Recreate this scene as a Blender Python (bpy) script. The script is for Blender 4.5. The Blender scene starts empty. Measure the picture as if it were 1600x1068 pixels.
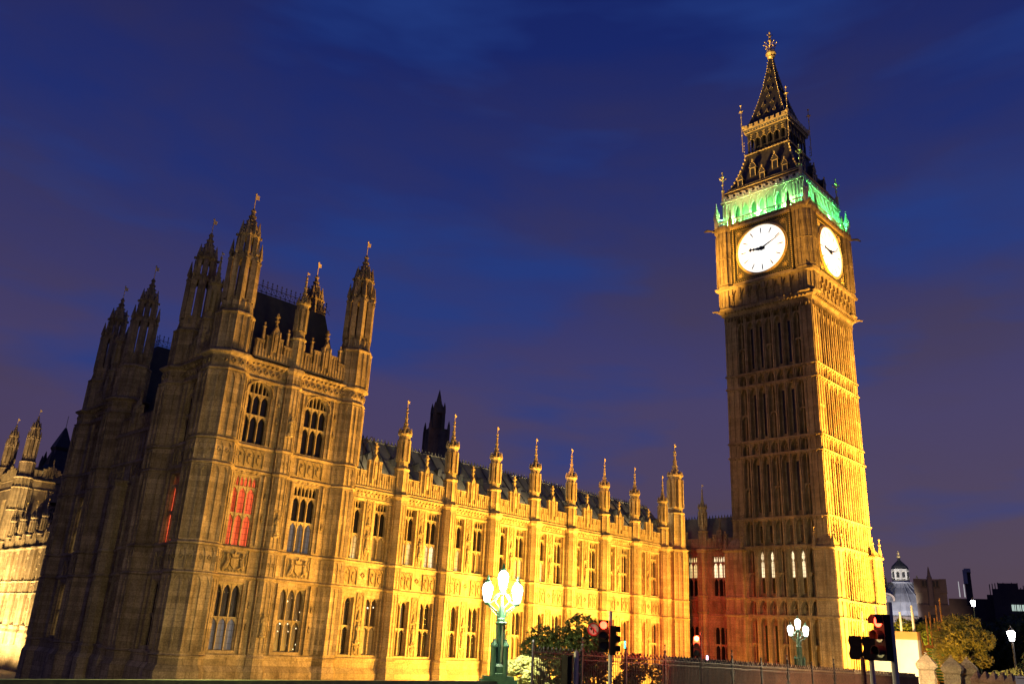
import bpy, math, random
from mathutils import Vector, Matrix
random.seed(7)
R = math.radians
scn = bpy.context.scene
COL = scn.collection

# ------------------------------------------------------------------ camera
cam_d = bpy.data.cameras.new("camera")
cam = bpy.data.objects.new("camera", cam_d)
COL.objects.link(cam)
scn.camera = cam
cam_d.sensor_width = 36.0
cam_d.lens = 1306.23 / 1600 * 36.0
cam_d.clip_start = 0.1
cam_d.clip_end = 6000
_y, _p, _r = R(45.5647), R(19.5062), R(3.0352)
_f = Vector((math.sin(_y) * math.cos(_p), math.cos(_y) * math.cos(_p), math.sin(_p)))
_rt = Vector((math.cos(_y), -math.sin(_y), 0))
_up = _rt.cross(_f)
_r2 = math.cos(_r) * _rt + math.sin(_r) * _up
_u2 = -math.sin(_r) * _rt + math.cos(_r) * _up
cam.matrix_world = Matrix(((_r2.x, _u2.x, -_f.x, 0), (_r2.y, _u2.y, -_f.y, 0), (_r2.z, _u2.z, -_f.z, 0), (0, 0, 0, 1)))

# ------------------------------------------------------------------ render / view
scn.view_settings.view_transform = 'Standard'
scn.view_settings.look = 'None'
scn.view_settings.exposure = 0
scn.view_settings.gamma = 1

# ------------------------------------------------------------------ node helpers
class NT:
    def __init__(s, tree):
        s.t = tree
        s.n = tree.nodes
        s.l = tree.links
    def new(s, kind, **kw):
        nd = s.n.new(kind)
        for k, v in kw.items():
            if k in nd.inputs.keys():
                nd.inputs[k].default_value = v
            else:
                setattr(nd, k, v)
        return nd
    def link(s, a, b):
        s.l.new(a, b)
    def ramp(s, fac, stops):
        r = s.n.new('ShaderNodeValToRGB')
        e = r.color_ramp.elements
        e[0].position, e[0].color = stops[0][0], (*stops[0][1], 1)
        e[1].position, e[1].color = stops[-1][0], (*stops[-1][1], 1)
        for p, c in stops[1:-1]:
            x = e.new(p)
            x.color = (*c, 1)
        s.link(fac, r.inputs[0])
        return r.outputs[0]
    def math(s, op, a, b=None, c=None):
        m = s.n.new('ShaderNodeMath')
        m.operation = op
        for i, v in enumerate((a, b, c)):
            if v is None:
                continue
            if hasattr(v, 'links'):
                s.link(v, m.inputs[i])
            else:
                m.inputs[i].default_value = v
        return m.outputs[0]
    def mix(s, fac, a, b, mode='MIX'):
        m = s.n.new('ShaderNodeMix')
        m.data_type = 'RGBA'
        m.blend_type = mode
        for i, v in ((0, fac), (6, a), (7, b)):
            if hasattr(v, 'links'):
                s.link(v, m.inputs[i])
            elif i == 0:
                m.inputs[0].default_value = v
            else:
                m.inputs[i].default_value = (*v, 1)
        return m.outputs[2]

# ------------------------------------------------------------------ sky (dusk)
world = bpy.data.worlds.new("World")
scn.world = world
world.use_nodes = True
W = NT(world.node_tree)
bg = world.node_tree.nodes['Background']
tc = W.new('ShaderNodeTexCoord')
sep = W.new('ShaderNodeSeparateXYZ')
W.link(tc.outputs['Generated'], sep.inputs[0])
elev = W.math('ARCSINE', sep.outputs[2])
elev = W.math('DIVIDE', elev, math.pi / 2)
SKYK = 1.0
grad = W.ramp(elev, [(0.0, (.075, .048, .080)), (0.07, (.082, .054, .108)), (0.17, (.066, .052, .145)),
                     (0.28, (.020, .034, .180)), (0.42, (.009, .021, .150)), (0.60, (.005, .012, .108)), (1.0, (.004, .008, .070))])
mp = W.new('ShaderNodeMapping')
mp.inputs['Scale'].default_value = (1.2, 1.2, 3.4)
mp.inputs['Location'].default_value = (0.35, 0.1, 0.2)
W.link(tc.outputs['Generated'], mp.inputs[0])
n1 = W.new('ShaderNodeTexNoise', Scale=1.7, Detail=5.0, Roughness=0.52, Distortion=0.35)
W.link(mp.outputs[0], n1.inputs['Vector'])
cl = W.ramp(n1.outputs[0], [(0.42, (0, 0, 0)), (0.66, (1, 1, 1))])
low = W.ramp(elev, [(0.0, (.9, .9, .9)), (0.33, (.6, .6, .6)), (0.6, (.18, .18, .18)), (1.0, (.1, .1, .1))])
cf = W.mix(1.0, cl, low, 'MULTIPLY')
cloudc = W.ramp(elev, [(0.0, (.080, .052, .078)), (0.2, (.070, .048, .090)), (0.5, (.022, .022, .082)), (1.0, (.015, .018, .06))])
col = W.mix(cf, grad, cloudc)
# bluer gaps
n2 = W.new('ShaderNodeTexNoise', Scale=2.6, Detail=4.0, Roughness=0.5, Distortion=0.2)
mp2 = W.new('ShaderNodeMapping')
mp2.inputs['Scale'].default_value = (1.0, 1.0, 4.0)
mp2.inputs['Location'].default_value = (3.35, 1.1, 0.9)
W.link(tc.outputs['Generated'], mp2.inputs[0])
W.link(mp2.outputs[0], n2.inputs['Vector'])
gap = W.ramp(n2.outputs[0], [(0.50, (0, 0, 0)), (0.66, (.75, .75, .75))])
col = W.mix(gap, col, (.016, .046, .235))
# a Nishita twilight under it, sun just below the rooftops
nis = W.new('ShaderNodeTexSky')
nis.sky_type = 'NISHITA'
nis.sun_disc = False
nis.sun_elevation = R(-4)
nis.sun_rotation = R(100)
sk = W.mix(0.10, col, nis.outputs[0])
W.link(sk, bg.inputs['Color'])
bg.inputs['Strength'].default_value = 1.0

# ------------------------------------------------------------------ flood lights of the place (hidden in gardens and on roofs), with some added fills
def spot(name, loc, target, energy, color, ang=70, blend=0.8, rad=0.6):
    d = bpy.data.lights.new(name, 'SPOT')
    d.energy = energy
    d.color = color
    d.spot_size = R(ang)
    d.spot_blend = blend
    d.shadow_soft_size = rad
    o = bpy.data.objects.new(name, d)
    COL.objects.link(o)
    o.location = loc
    v = Vector(target) - Vector(loc)
    o.rotation_euler = v.to_track_quat('-Z', 'Y').to_euler()
    return o
def point(name, loc, energy, color, rad=0.15):
    d = bpy.data.lights.new(name, 'POINT')
    d.energy = energy
    d.color = color
    d.shadow_soft_size = rad
    o = bpy.data.objects.new(name, d)
    COL.objects.link(o)
    o.location = loc
    return o
NA = (1.0, 0.47, 0.055)      # sodium flood
NA2 = (1.0, 0.50, 0.075)
WARM = (1.0, 0.70, 0.30)
# north wing lawn floods, set west of each bay so the east cheeks of the buttresses stay dark
for i in range(7):
    x = 50 + i * 6.4
    k = (.8, .95, .95, .9, 0.75, 0.45, 0.12)[i]
    spot('lawn_floodlight', (x + 4, 40.5, -4.4), (x - 2.5, 55, 5.0), 84000 * k, NA, 105, 1.0, 0.5)
# pavilion: weaker, from the lawn
spot('lawn_floodlight', (45.0, 39.0, -4.2), (37.5, 55, 5), 13000, NA, 80, 1.0, 0.5)
spot('lawn_floodlight', (39.0, 41.5, -4.2), (36.5, 55, 11), 11000, NA, 70, 1.0, 0.5)
spot('lawn_floodlight', (31.5, 36.0, -4.2), (29.5, 55, 5), 9500, (1, .66, .16), 90, 1.0, 0.5)
# river wing floods
for i in range(4):
    spot('terrace_floodlight', (42.5, 154 + i * 7, -8.4), (49.5, 157 + i * 7, 2), 52000, (1, .66, .27), 110, 1, .4)
spot('terrace_floodlight', (38, 168, -8), (50, 178, 18), 60000, (1, .62, .22), 70, 1, .4)
# clock tower: north face
spot('tower_floodlight', (101, 29.5, -4.0), (102.5, 41.4, 5), 340000, NA, 95, 1, .5)
spot('tower_floodlight', (101, 13, -2.5), (102.5, 41.4, 20), 1150000, NA, 42, .9, .5)
spot('tower_floodlight', (102, 6, 6), (102, 40.6, 40), 600000, NA2, 27, .9, .5)
# tower east face: low glow only
for yy in (43.5, 48.5, 52.5):
    spot('tower_floodlight', (93.3, yy, -4.4), (96.1, yy, -1.0), 900, NA, 120, 1, .2)
# clock stage, from the palace roof
spot('roof_flood_and_fill', (64, 63, 17), (95.2, 54.6, 48.9), 620000, NA2, 14.5, 1, .3)
spot('roof_flood_and_fill', (64, 62, 17), (95.2, 42.6, 50.5), 240000, NA2, 11, 1, .3)
spot('roof_flood_and_fill', (66, 60, 17), (97, 47.5, 71), 380000, (1, .62, .2), 15, .9, .3)
spot('roof_flood_and_fill', (60, 58, 17), (96.1, 47.5, 24), 8000, (1, .42, .13), 50, 1, .5)  # added ambient fill for the tower's east shaft, no real floodlight
for i in range(5):  # added fills behind the parapet, put in to brighten the wing roof
    spot('roof_flood_and_fill', (43 + i * 10, 56.9, 11.6), (45 + i * 10, 61.5, 15.6), 3200, (1, .78, .42), 150, 1, .3)

# ------------------------------------------------------------------ materials
MATS = {}
def mat(name, base=(.5, .5, .5), rough=.8, metal=0.0, emit=None, es=0.0, build=None, spec=0.5):
    if name in MATS:
        return MATS[name]
    m = bpy.data.materials.new(name)
    m.use_nodes = True
    t = NT(m.node_tree)
    b = m.node_tree.nodes['Principled BSDF']
    b.inputs['Base Color'].default_value = (*base, 1)
    b.inputs['Roughness'].default_value = rough
    b.inputs['Metallic'].default_value = metal
    b.inputs['Specular IOR Level'].default_value = spec
    if emit:
        b.inputs['Emission Color'].default_value = (*emit, 1)
        b.inputs['Emission Strength'].default_value = es
    if build:
        build(t, b)
    MATS[name] = m
    return m

def stone_build(c1, c2, soot=(.10, .085, .06), block=(1.0, .38), amt=.55, streak=.5):
    def f(t, b):
        tc = t.new('ShaderNodeNewGeometry')
        sp = t.new('ShaderNodeSeparateXYZ')
        t.link(tc.outputs['Position'], sp.inputs[0])
        u = t.math('ADD', sp.outputs[0], sp.outputs[1])
        cb = t.new('ShaderNodeCombineXYZ')
        t.link(u, cb.inputs[0])
        t.link(sp.outputs[2], cb.inputs[1])
        br = t.new('ShaderNodeTexBrick')
        br.inputs['Scale'].default_value = 1.0
        br.inputs['Brick Width'].default_value = block[0]
        br.inputs['Row Height'].default_value = block[1]
        br.inputs['Mortar Size'].default_value = .012
        br.inputs['Mortar Smooth'].default_value = .3
        br.inputs['Color1'].default_value = (*c1, 1)
        br.inputs['Color2'].default_value = (*c2, 1)
        br.inputs['Mortar'].default_value = (c2[0] * .72, c2[1] * .72, c2[2] * .68, 1)
        t.link(cb.outputs[0], br.inputs['Vector'])
        nz = t.new('ShaderNodeTexNoise', Scale=.55, Detail=6.0, Roughness=.65)
        t.link(tc.outputs['Position'], nz.inputs['Vector'])
        r1 = t.ramp(nz.outputs[0], [(.38, (0, 0, 0)), (.70, (1, 1, 1))])
        mp = t.new('ShaderNodeMapping')
        mp.inputs['Scale'].default_value = (2.4, 2.4, .22)
        t.link(tc.outputs['Position'], mp.inputs[0])
        n2 = t.new('ShaderNodeTexNoise', Scale=1.0, Detail=5.0, Roughness=.6)
        t.link(mp.outputs[0], n2.inputs['Vector'])
        r2 = t.ramp(n2.outputs[0], [(.46, (0, 0, 0)), (.74, (1, 1, 1))])
        a = t.math('MULTIPLY', r1, amt)
        c = t.mix(a, br.outputs[0], soot)
        a2 = t.math('MULTIPLY', r2, streak)
        c = t.mix(a2, c, soot)
        n3 = t.new('ShaderNodeTexNoise', Scale=9.0, Detail=4.0, Roughness=.7)
        t.link(tc.outputs['Position'], n3.inputs['Vector'])
        g = t.ramp(n3.outputs[0], [(.3, (.55, .53, .5)), (.68, (1.15, 1.15, 1.15))])
        c = t.mix(1.0, c, g, 'MULTIPLY')
        t.link(c, b.inputs['Base Color'])
        bp = t.new('ShaderNodeBump', Strength=.35, Distance=.05)
        h = t.math('ADD', n3.outputs[0], t.math('MULTIPLY', br.outputs['Fac'], -.6))
        t.link(h, bp.inputs['Height'])
        t.link(bp.outputs[0], b.inputs['Normal'])
    return f
STONE = mat('limestone', rough=.85, build=stone_build((.48, .39, .25), (.37, .29, .17)), spec=.2)
STONE_P = mat('pavilion_limestone', rough=.85, build=stone_build((.47, .37, .25), (.30, .235, .15), soot=(.07, .05, .032), amt=.6, streak=.7), spec=.2)
STONE_T = mat('tower_limestone', rough=.85, build=stone_build((.45, .35, .22), (.33, .25, .15), soot=(.08, .055, .032), amt=.5, streak=.75, block=(1.2, .5)), spec=.2)
CARVE = mat('carved_stone', rough=.9, build=stone_build((.37, .29, .18), (.27, .21, .12), amt=.6, block=(9, 9)), spec=.15)
def rough_build(c1, c2, s, bump=.3, vs=(1, 1, 1), lo=.35, hi=.7):
    def f(t, b):
        tc = t.new('ShaderNodeTexCoord')
        mp = t.new('ShaderNodeMapping')
        mp.inputs['Scale'].default_value = vs
        t.link(tc.outputs['Object'], mp.inputs[0])
        n = t.new('ShaderNodeTexNoise', Scale=s, Detail=5.0, Roughness=.65)
        t.link(mp.outputs[0], n.inputs['Vector'])
        t.link(t.ramp(n.outputs[0], [(lo, c1), (hi, c2)]), b.inputs['Base Color'])
        bp = t.new('ShaderNodeBump', Strength=bump, Distance=.03)
        t.link(n.outputs[0], bp.inputs['Height'])
        t.link(bp.outputs[0], b.inputs['Normal'])
    return f
ROOF = mat('iron_roof', rough=.6, build=rough_build((.11, .105, .08), (.20, .19, .14), 1.2, vs=(1, 1, .5)))
ROOFD = mat('dark_roof', rough=.6, build=rough_build((.018, .018, .02), (.035, .035, .035), 1.5))
ROOFT = mat('tower_roof', rough=.55, build=rough_build((.035, .03, .025), (.075, .062, .045), 2.0))
IRON = mat('black_iron', rough=.5, build=rough_build((.012, .012, .014), (.03, .028, .028), 5))
IRONR = mat('brown_iron', rough=.5, build=rough_build((.05, .03, .02), (.09, .05, .03), 5))
def gilt_build(t, b):
    tc = t.new('ShaderNodeTexCoord')
    n = t.new('ShaderNodeTexNoise', Scale=4.0, Detail=3.0)
    t.link(tc.outputs['Object'], n.inputs['Vector'])
    t.link(t.ramp(n.outputs[0], [(.3, (.62, .42, .12)), (.7, (.95, .74, .32))]), b.inputs['Base Color'])
GILT = mat('gilding', rough=.42, metal=.35, build=gilt_build)
GREENP = mat('green_paint', rough=.4, build=rough_build((.03, .095, .06), (.06, .15, .095), 6, bump=.1))
PARAPG = mat('parapet_paint', rough=.45, build=rough_build((.030, .045, .022), (.06, .085, .04), 3, bump=.1))
GREY = mat('grey_paint', rough=.5, build=rough_build((.30, .31, .31), (.42, .42, .41), 4, bump=.05))
BLACKP = mat('black_plastic', rough=.9, spec=.15, build=rough_build((.010, .010, .011), (.02, .02, .02), 8, bump=.05))
def glass_build(c, e, es, lattice=True, spots=False):
    def f(t, b):
        tc = t.new('ShaderNodeTexCoord')
        sp = t.new('ShaderNodeSeparateXYZ')
        t.link(tc.outputs['Object'], sp.inputs[0])
        cb = t.new('ShaderNodeCombineXYZ')
        t.link(t.math('ADD', sp.outputs[0], sp.outputs[1]), cb.inputs[0])
        t.link(sp.outputs[2], cb.inputs[1])
        br = t.new('ShaderNodeTexBrick')
        br.offset = 0
        br.inputs['Scale'].default_value = 1.0
        br.inputs['Brick Width'].default_value = .27
        br.inputs['Row Height'].default_value = .42
        br.inputs['Mortar Size'].default_value = .022
        t.link(cb.outputs[0], br.inputs['Vector'])
        n = t.new('ShaderNodeTexNoise', Scale=1.1, Detail=3.0)
        t.link(tc.outputs['Object'], n.inputs['Vector'])
        gp = t.new('ShaderNodeNewGeometry')
        mpf = t.new('ShaderNodeMapping')
        mpf.inputs['Scale'].default_value = (5.5, 5.5, .35)
        t.link(gp.outputs['Position'], mpf.inputs[0])
        nf = t.new('ShaderNodeTexNoise', Scale=1.0, Detail=3.0)
        t.link(mpf.outputs[0], nf.inputs['Vector'])
        k = t.ramp(nf.outputs[0], [(.36, (.38, .30, .26)), (.62, (1.15, 1.15, 1.15))])
        inv = t.math('SUBTRACT', 1.0, br.outputs['Fac'])
        b.inputs['Base Color'].default_value = (*c, 1)
        if es > 0:
            col = t.mix(1.0, e, k, 'MULTIPLY')
            t.link(col, b.inputs['Emission Color'])
            if spots:
                v = t.new('ShaderNodeTexVoronoi', Scale=2.6)
                t.link(tc.outputs['Object'], v.inputs['Vector'])
                s2 = t.ramp(v.outputs['Distance'], [(.08, (1, 1, 1)), (.20, (0, 0, 0))])
                wv = t.new('ShaderNodeTexNoise', Scale=1.6, Detail=2.0)
                t.link(tc.outputs['Object'], wv.inputs['Vector'])
                s3 = t.ramp(wv.outputs[0], [(.44, (0, 0, 0)), (.50, (1, 1, 1))])
                sm = t.math('MULTIPLY', t.math('MULTIPLY', s2, s3), inv)
                t.link(t.math('MULTIPLY', sm, es), b.inputs['Emission Strength'])
            else:
                t.link(t.math('MULTIPLY', t.math('ADD', t.math('MULTIPLY', inv, .8), .2), es), b.inputs['Emission Strength'])
        bp = t.new('ShaderNodeBump', Strength=.25, Distance=.02)
        t.link(t.math('ADD', n.outputs[0], br.outputs['Fac']), bp.inputs['Height'])
        t.link(bp.outputs[0], b.inputs['Normal'])
    return f
G_DARK = mat('leaded_glass', rough=.22, build=glass_build((.008, .008, .011), (0, 0, 0), 0))
G_BLUE = mat('leaded_glass_pale', rough=.3, build=glass_build((.03, .03, .035), (.30, .29, .31), .30))
G_RED = mat('red_curtain_glass', rough=.4, build=glass_build((.2, .03, .02), (1.0, .13, .04), 1.0))
G_WARM = mat('lit_glass', rough=.4, build=glass_build((.2, .15, .06), (1.0, .76, .30), .95))
G_DIM = mat('dim_lit_glass', rough=.4, build=glass_build((.12, .09, .04), (1.0, .55, .16), .16))
G_SPOT = mat('painted_chandelier_glass', rough=.3, build=glass_build((.03, .02, .012), (1.0, .86, .55), 9.0, spots=True))  # chandelier glints painted into the pane as glowing spots, no chandelier built
G_HOT = mat('bright_lit_glass', rough=.4, build=glass_build((.2, .15, .06), (1.0, .85, .50), 1.5))
def glow(name, c, s):
    return mat(name, base=c, rough=.5, emit=c, es=s)
DIAL = glow('opal_dial', (1.0, .985, .93), 1.08)
LAMPW = glow('lantern_glow', (1.0, .97, .86), 9)
def dial_mark(): return mat('dial_iron', (.03, .03, .04), .5)

# ------------------------------------------------------------------ mesh builder
class MB:
    def __init__(s, T=None):
        s.v = []
        s.f = []
        s.m = []
        s.T = T or (lambda x, y, z: (x, y, z))
        s.mi = 0
    def add(s, vs, fs):
        n = len(s.v)
        s.v += [s.T(*p) for p in vs]
        s.f += [tuple(i + n for i in f) for f in fs]
        s.m += [s.mi] * len(fs)
    def box(s, x0, x1, y0, y1, z0, z1):
        s.add([(x0, y0, z0), (x1, y0, z0), (x1, y1, z0), (x0, y1, z0), (x0, y0, z1), (x1, y0, z1), (x1, y1, z1), (x0, y1, z1)],
              [(0, 3, 2, 1), (4, 5, 6, 7), (0, 1, 5, 4), (1, 2, 6, 5), (2, 3, 7, 6), (3, 0, 4, 7)])
    def loft(s, rings):
        n = len(rings[0])
        vs = [p for r in rings for p in r]
        fs = []
        for k in range(len(rings) - 1):
            for i in range(n):
                j = (i + 1) % n
                fs.append((k * n + i, k * n + j, (k + 1) * n + j, (k + 1) * n + i))
        fs.append(tuple(range(n))[::-1])
        fs.append(tuple((len(rings) - 1) * n + i for i in range(n)))
        s.add(vs, fs)
    def ngon(s, cx, cy, prof, n=8, rot=None):
        """prof = [(z, apothem)]"""
        if rot is None:
            rot = math.pi / n
        k = 1 / math.cos(math.pi / n)
        s.loft([[(cx + a * k * math.cos(rot + 2 * math.pi * i / n), cy + a * k * math.sin(rot + 2 * math.pi * i / n), z) for i in range(n)] for z, a in prof])
    def prism(s, pts, w0, w1):
        """pts in (u,z), extruded along w (y)"""
        n = len(pts)
        s.add([(p[0], w0, p[1]) for p in pts] + [(p[0], w1, p[1]) for p in pts],
              [tuple(range(n)), tuple(range(2 * n - 1, n - 1, -1))] + [(i, (i + 1) % n, n + (i + 1) % n, n + i) for i in range(n)])
    def arch(s, u0, u1, zs, zt, w0, w1, margin=.04, p=.6, n=8):
        """plate between a pointed arch springing at zs and the straight head zt"""
        H = zt - zs - margin
        cu, hw = (u0 + u1) / 2, (u1 - u0) / 2
        tt = [-1 + 2 * i / n for i in range(n + 1)]
        cur = [(cu + hw * t, zs + H * (1 - abs(t)) ** p) for t in tt]
        for a, b in zip(cur[:-1], cur[1:]):
            s.prism([a, b, (b[0], zt), (a[0], zt)], w0, w1)
    def bar(s, a, b, r=.03, n=4):
        a, b = Vector(a), Vector(b)
        d = (b - a).normalized()
        u = d.orthogonal().normalized()
        w = d.cross(u)
        s.loft([[tuple(c + r * (math.cos(2 * math.pi * i / n) * u + math.sin(2 * math.pi * i / n) * w)) for i in range(n)] for c in (a, b)])
    def tube(s, pts, r, n=6):
        pts = [Vector(p) for p in pts]
        rs = r if isinstance(r, (list, tuple)) else [r] * len(pts)
        rings = []
        u = None
        for i, p in enumerate(pts):
            d = (pts[min(i + 1, len(pts) - 1)] - pts[max(i - 1, 0)]).normalized()
            u = d.orthogonal().normalized() if u is None else (u - d * u.dot(d)).normalized()
            w = d.cross(u)
            rings.append([tuple(p + rs[i] * (math.cos(2 * math.pi * k / n) * u + math.sin(2 * math.pi * k / n) * w)) for k in range(n)])
        s.loft(rings)
    def ball(s, c, r, n=6, sz=1.0):
        m = max(3, n // 2 + 1)
        s.loft([[(c[0] + r * math.sin(math.pi * j / m) * math.cos(2 * math.pi * i / n), c[1] + r * math.sin(math.pi * j / m) * math.sin(2 * math.pi * i / n), c[2] - sz * r * math.cos(math.pi * j / m)) for i in range(n)]
                for j in [.08] + list(range(1, m)) + [m - .08]])
    def build(s, name, mats, parent=None, loc=None, smooth=False, sub=None):
        me = bpy.data.meshes.new(name)
        off = parent_world(parent) if (parent is not None and not s_local(s)) else (0, 0, 0)
        me.from_pydata([(x - off[0], y - off[1], z - off[2]) for x, y, z in s.v], [], s.f)
        if not isinstance(mats, (list, tuple)):
            mats = [mats]
        for m in mats:
            me.materials.append(m)
        if len(mats) > 1:
            me.polygons.foreach_set('material_index', s.m)
        if smooth:
            me.polygons.foreach_set('use_smooth', [True] * len(me.polygons))
        me.update()
        o = bpy.data.objects.new(name, me)
        COL.objects.link(o)
        if parent is not None:
            o.parent = parent
        if loc:
            o.location = loc
        return o
def s_local(mb): return getattr(mb, 'local', False)
def parent_world(p):
    x, y, z = 0, 0, 0
    while p is not None:
        x += p.location[0]; y += p.location[1]; z += p.location[2]
        p = p.parent
    return (x, y, z)
def LMB():
    m = MB()
    m.local = True
    return m
def thing(name, label, cat, loc=(0, 0, 0), rz=0, group=None):
    o = bpy.data.objects.new(name, None)
    COL.objects.link(o)
    o.location = loc
    o.rotation_euler = (0, 0, rz)
    o.empty_display_size = .3
    tag(o, label, cat, group)
    return o
def tag(o, label, cat, group=None):
    o['label'] = label
    o['category'] = cat
    if group:
        o['group'] = group
    return o
def struct(o):
    o['kind'] = 'structure'
    return o
def inst(src, parent, loc, rz=0, mats=None):
    """copy a part (and its sub-parts) under parent at world location loc"""
    c = src.copy()
    COL.objects.link(c)
    c.parent = parent
    off = parent_world(parent)
    c.location = (loc[0] - off[0], loc[1] - off[1], loc[2] - off[2])
    c.rotation_euler = (0, 0, rz)
    for i, ch in enumerate(SUBS.get(src.name, [])):
        d = ch.copy()
        if mats and mats[min(i, len(mats) - 1)] is not None:
            key = (ch.data.name, mats[min(i, len(mats) - 1)].name)
            if key not in VAR:
                dm = ch.data.copy()
                dm.materials[0] = mats[min(i, len(mats) - 1)]
                VAR[key] = dm
            d.data = VAR[key]
        COL.objects.link(d)
        d.parent = c
    return c
SUBS = {}
VAR = {}
PROTO = []
def proto(o, subs=()):
    SUBS[o.name] = list(subs)
    PROTO.append(o)
    return o
NORTH, EAST = 0.0, -math.pi / 2        # rotation of north- and east-facing parts
def TN(Y): return lambda u, w, z: (u, Y - w, z)
def TE(X): return lambda u, w, z: (X - w, u, z)

def wall(mb, u0, u1, z0, z1, w0, w1, holes):
    """solid wall slab with rectangular openings"""
    us = sorted({u0, u1} | {h[0] for h in holes} | {h[1] for h in holes})
    for a, b in zip(us[:-1], us[1:]):
        m = (a + b) / 2
        hs = sorted([(h[2], h[3]) for h in holes if h[0] < m < h[1]])
        z = z0
        for c, d in hs:
            if c > z:
                mb.box(a, b, w0, w1, z, c)
            z = d
        if z < z1:
            mb.box(a, b, w0, w1, z, z1)

# ------------------------------------------------------------------ window prototypes (local: x along, -y outward, z up, origin lower middle)
def make_window(name, width, nl, tiers, trac=0.0, head=None, hood=True):
    """tiers [(z0,z1,arch height)], z measured from the sill; panes are sub-parts"""
    zt = tiers[-1][1] + trac
    mb = LMB()
    h = width / 2
    f = .065
    mb.box(-h, -h + f, -.03, .24, 0, zt)
    mb.box(h - f, h, -.03, .24, 0, zt)
    mb.box(-h, h, -.1, .26, -.1, 0)
    lw = (width - 2 * f) / nl
    mu = .038
    for k in range(1, nl):
        x = -h + f + k * lw
        mb.box(x - mu, x + mu, -.02, .2, 0, zt)
    for (a, b, ah) in tiers:
        for k in range(nl):
            x0 = -h + f + k * lw + (mu if k else 0)
            x1 = -h + f + (k + 1) * lw - (mu if k < nl - 1 else 0)
            mb.arch(x0, x1, b - ah, b, .02, .14, .015, .55, 6)
        mb.box(-h + f, h - f, 0, .18, b, b + .09)
    if trac:
        b = tiers[-1][1] + .09
        for k in range(nl * 2):
            x0 = -h + f + k * lw / 2
            if k % 2:
                mb.box(x0 - .025, x0 + .025, .02, .14, b, zt)
            mb.arch(x0 + .03, x0 + lw / 2 - .03, zt - trac * .55, zt, .02, .14, .03, .6, 6)
    if head:          # pointed outer head: spandrels of the big arch
        mb.arch(-h, h, zt - head, zt + .02, -.06, .25, .05, .5, 14)
    if hood:
        mb.box(-h - .08, h + .08, -.16, 0, zt, zt + .12)
        mb.box(-h - .08, -h, -.13, 0, zt * .72, zt)
        mb.box(h, h + .08, -.13, 0, zt * .72, zt)
    wo = mb.build(name, STONE)
    subs = []
    for (a, b, ah) in tiers:
        p = LMB()
        p.box(-h + .02, h - .02, .19, .205, a + .01, (b if (a, b, ah) != tiers[-1] else zt - .01))
        po = p.build('pane', G_DARK)
        po.parent = wo
        subs.append(po)
    return proto(wo, subs)

WIN_WING_UP = make_window('window', 1.36, 2, [(0, 1.85, .36), (1.93, 3.85, .40)], trac=.75)
WIN_WING_LO = make_window('window', 1.36, 2, [(0, 2.0, .36), (2.08, 4.15, .48)])
WIN_P0 = make_window('window', 2.15, 3, [(0, 2.05, .45), (2.15, 4.3, .6)])
WIN_P1 = make_window('window', 2.1, 3, [(0, 2.15, .5), (2.25, 4.05, .5)], trac=.85)
WIN_P2 = make_window('window', 2.15, 3, [(0, 2.1, .5), (2.2, 3.7, .5)], trac=1.1, head=1.15, hood=False)

def crockets(mb, cx, cy, prof, n, cnt, s, rot=None):
    if rot is None: rot = math.pi / n
    k = 1 / math.cos(math.pi / n)
    for i in range(n):
        a = rot + 2 * math.pi * i / n
        for j in range(cnt):
            t = (j + .5) / cnt * (len(prof) - 1)
            q = int(t); q = min(q, len(prof) - 2); fr = t - q
            z = prof[q][0] * (1 - fr) + prof[q + 1][0] * fr
            r = (prof[q][1] * (1 - fr) + prof[q + 1][1] * fr) * k + s * .3
            x, y = cx + r * math.cos(a), cy + r * math.sin(a)
            ss = s * (1 - .4 * j / cnt)
            mb.ball((x, y, z), ss, 5, .8)
def ribs(mb, cx, cy, a, z0, z1, s, n=8, mid=False, rot=None):
    if rot is None: rot = math.pi / n
    k = 1 / math.cos(math.pi / n)
    for i in range(n):
        t = rot + 2 * math.pi * i / n
        x, y = cx + a * k * math.cos(t), cy + a * k * math.sin(t)
        mb.ngon(x, y, [(z0, s), (z1, s)], 4, rot=t)
        if mid:
            t2 = t + math.pi / n
            x, y = cx + a * math.cos(t2), cy + a * math.sin(t2)
            mb.ngon(x, y, [(z0, s * .7), (z1, s * .7)], 4, rot=t2)
def ring(mb, cx, cy, a, z, h=.16, d=.14, n=8):
    mb.ngon(cx, cy, [(z - h, a), (z - h * .4, a + d), (z, a + d), (z + h * .5, a)], n)
def diamond(mb, u, z, s, w0, w1, hollow=True):
    t = s * .3
    if hollow:
        o = [(u - s, z), (u, z - s * 1.15), (u + s, z), (u, z + s * 1.15)]
        i_ = [(u - s + t, z), (u, z - s * 1.15 + t), (u + s - t, z), (u, z + s * 1.15 - t)]
        for k in range(4):
            j = (k + 1) % 4
            mb.prism([o[k], o[j], i_[j], i_[k]], w0, w1)
    else:
        mb.prism([(u - s, z), (u, z - s), (u + s, z), (u, z + s)], w0, w1)

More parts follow.
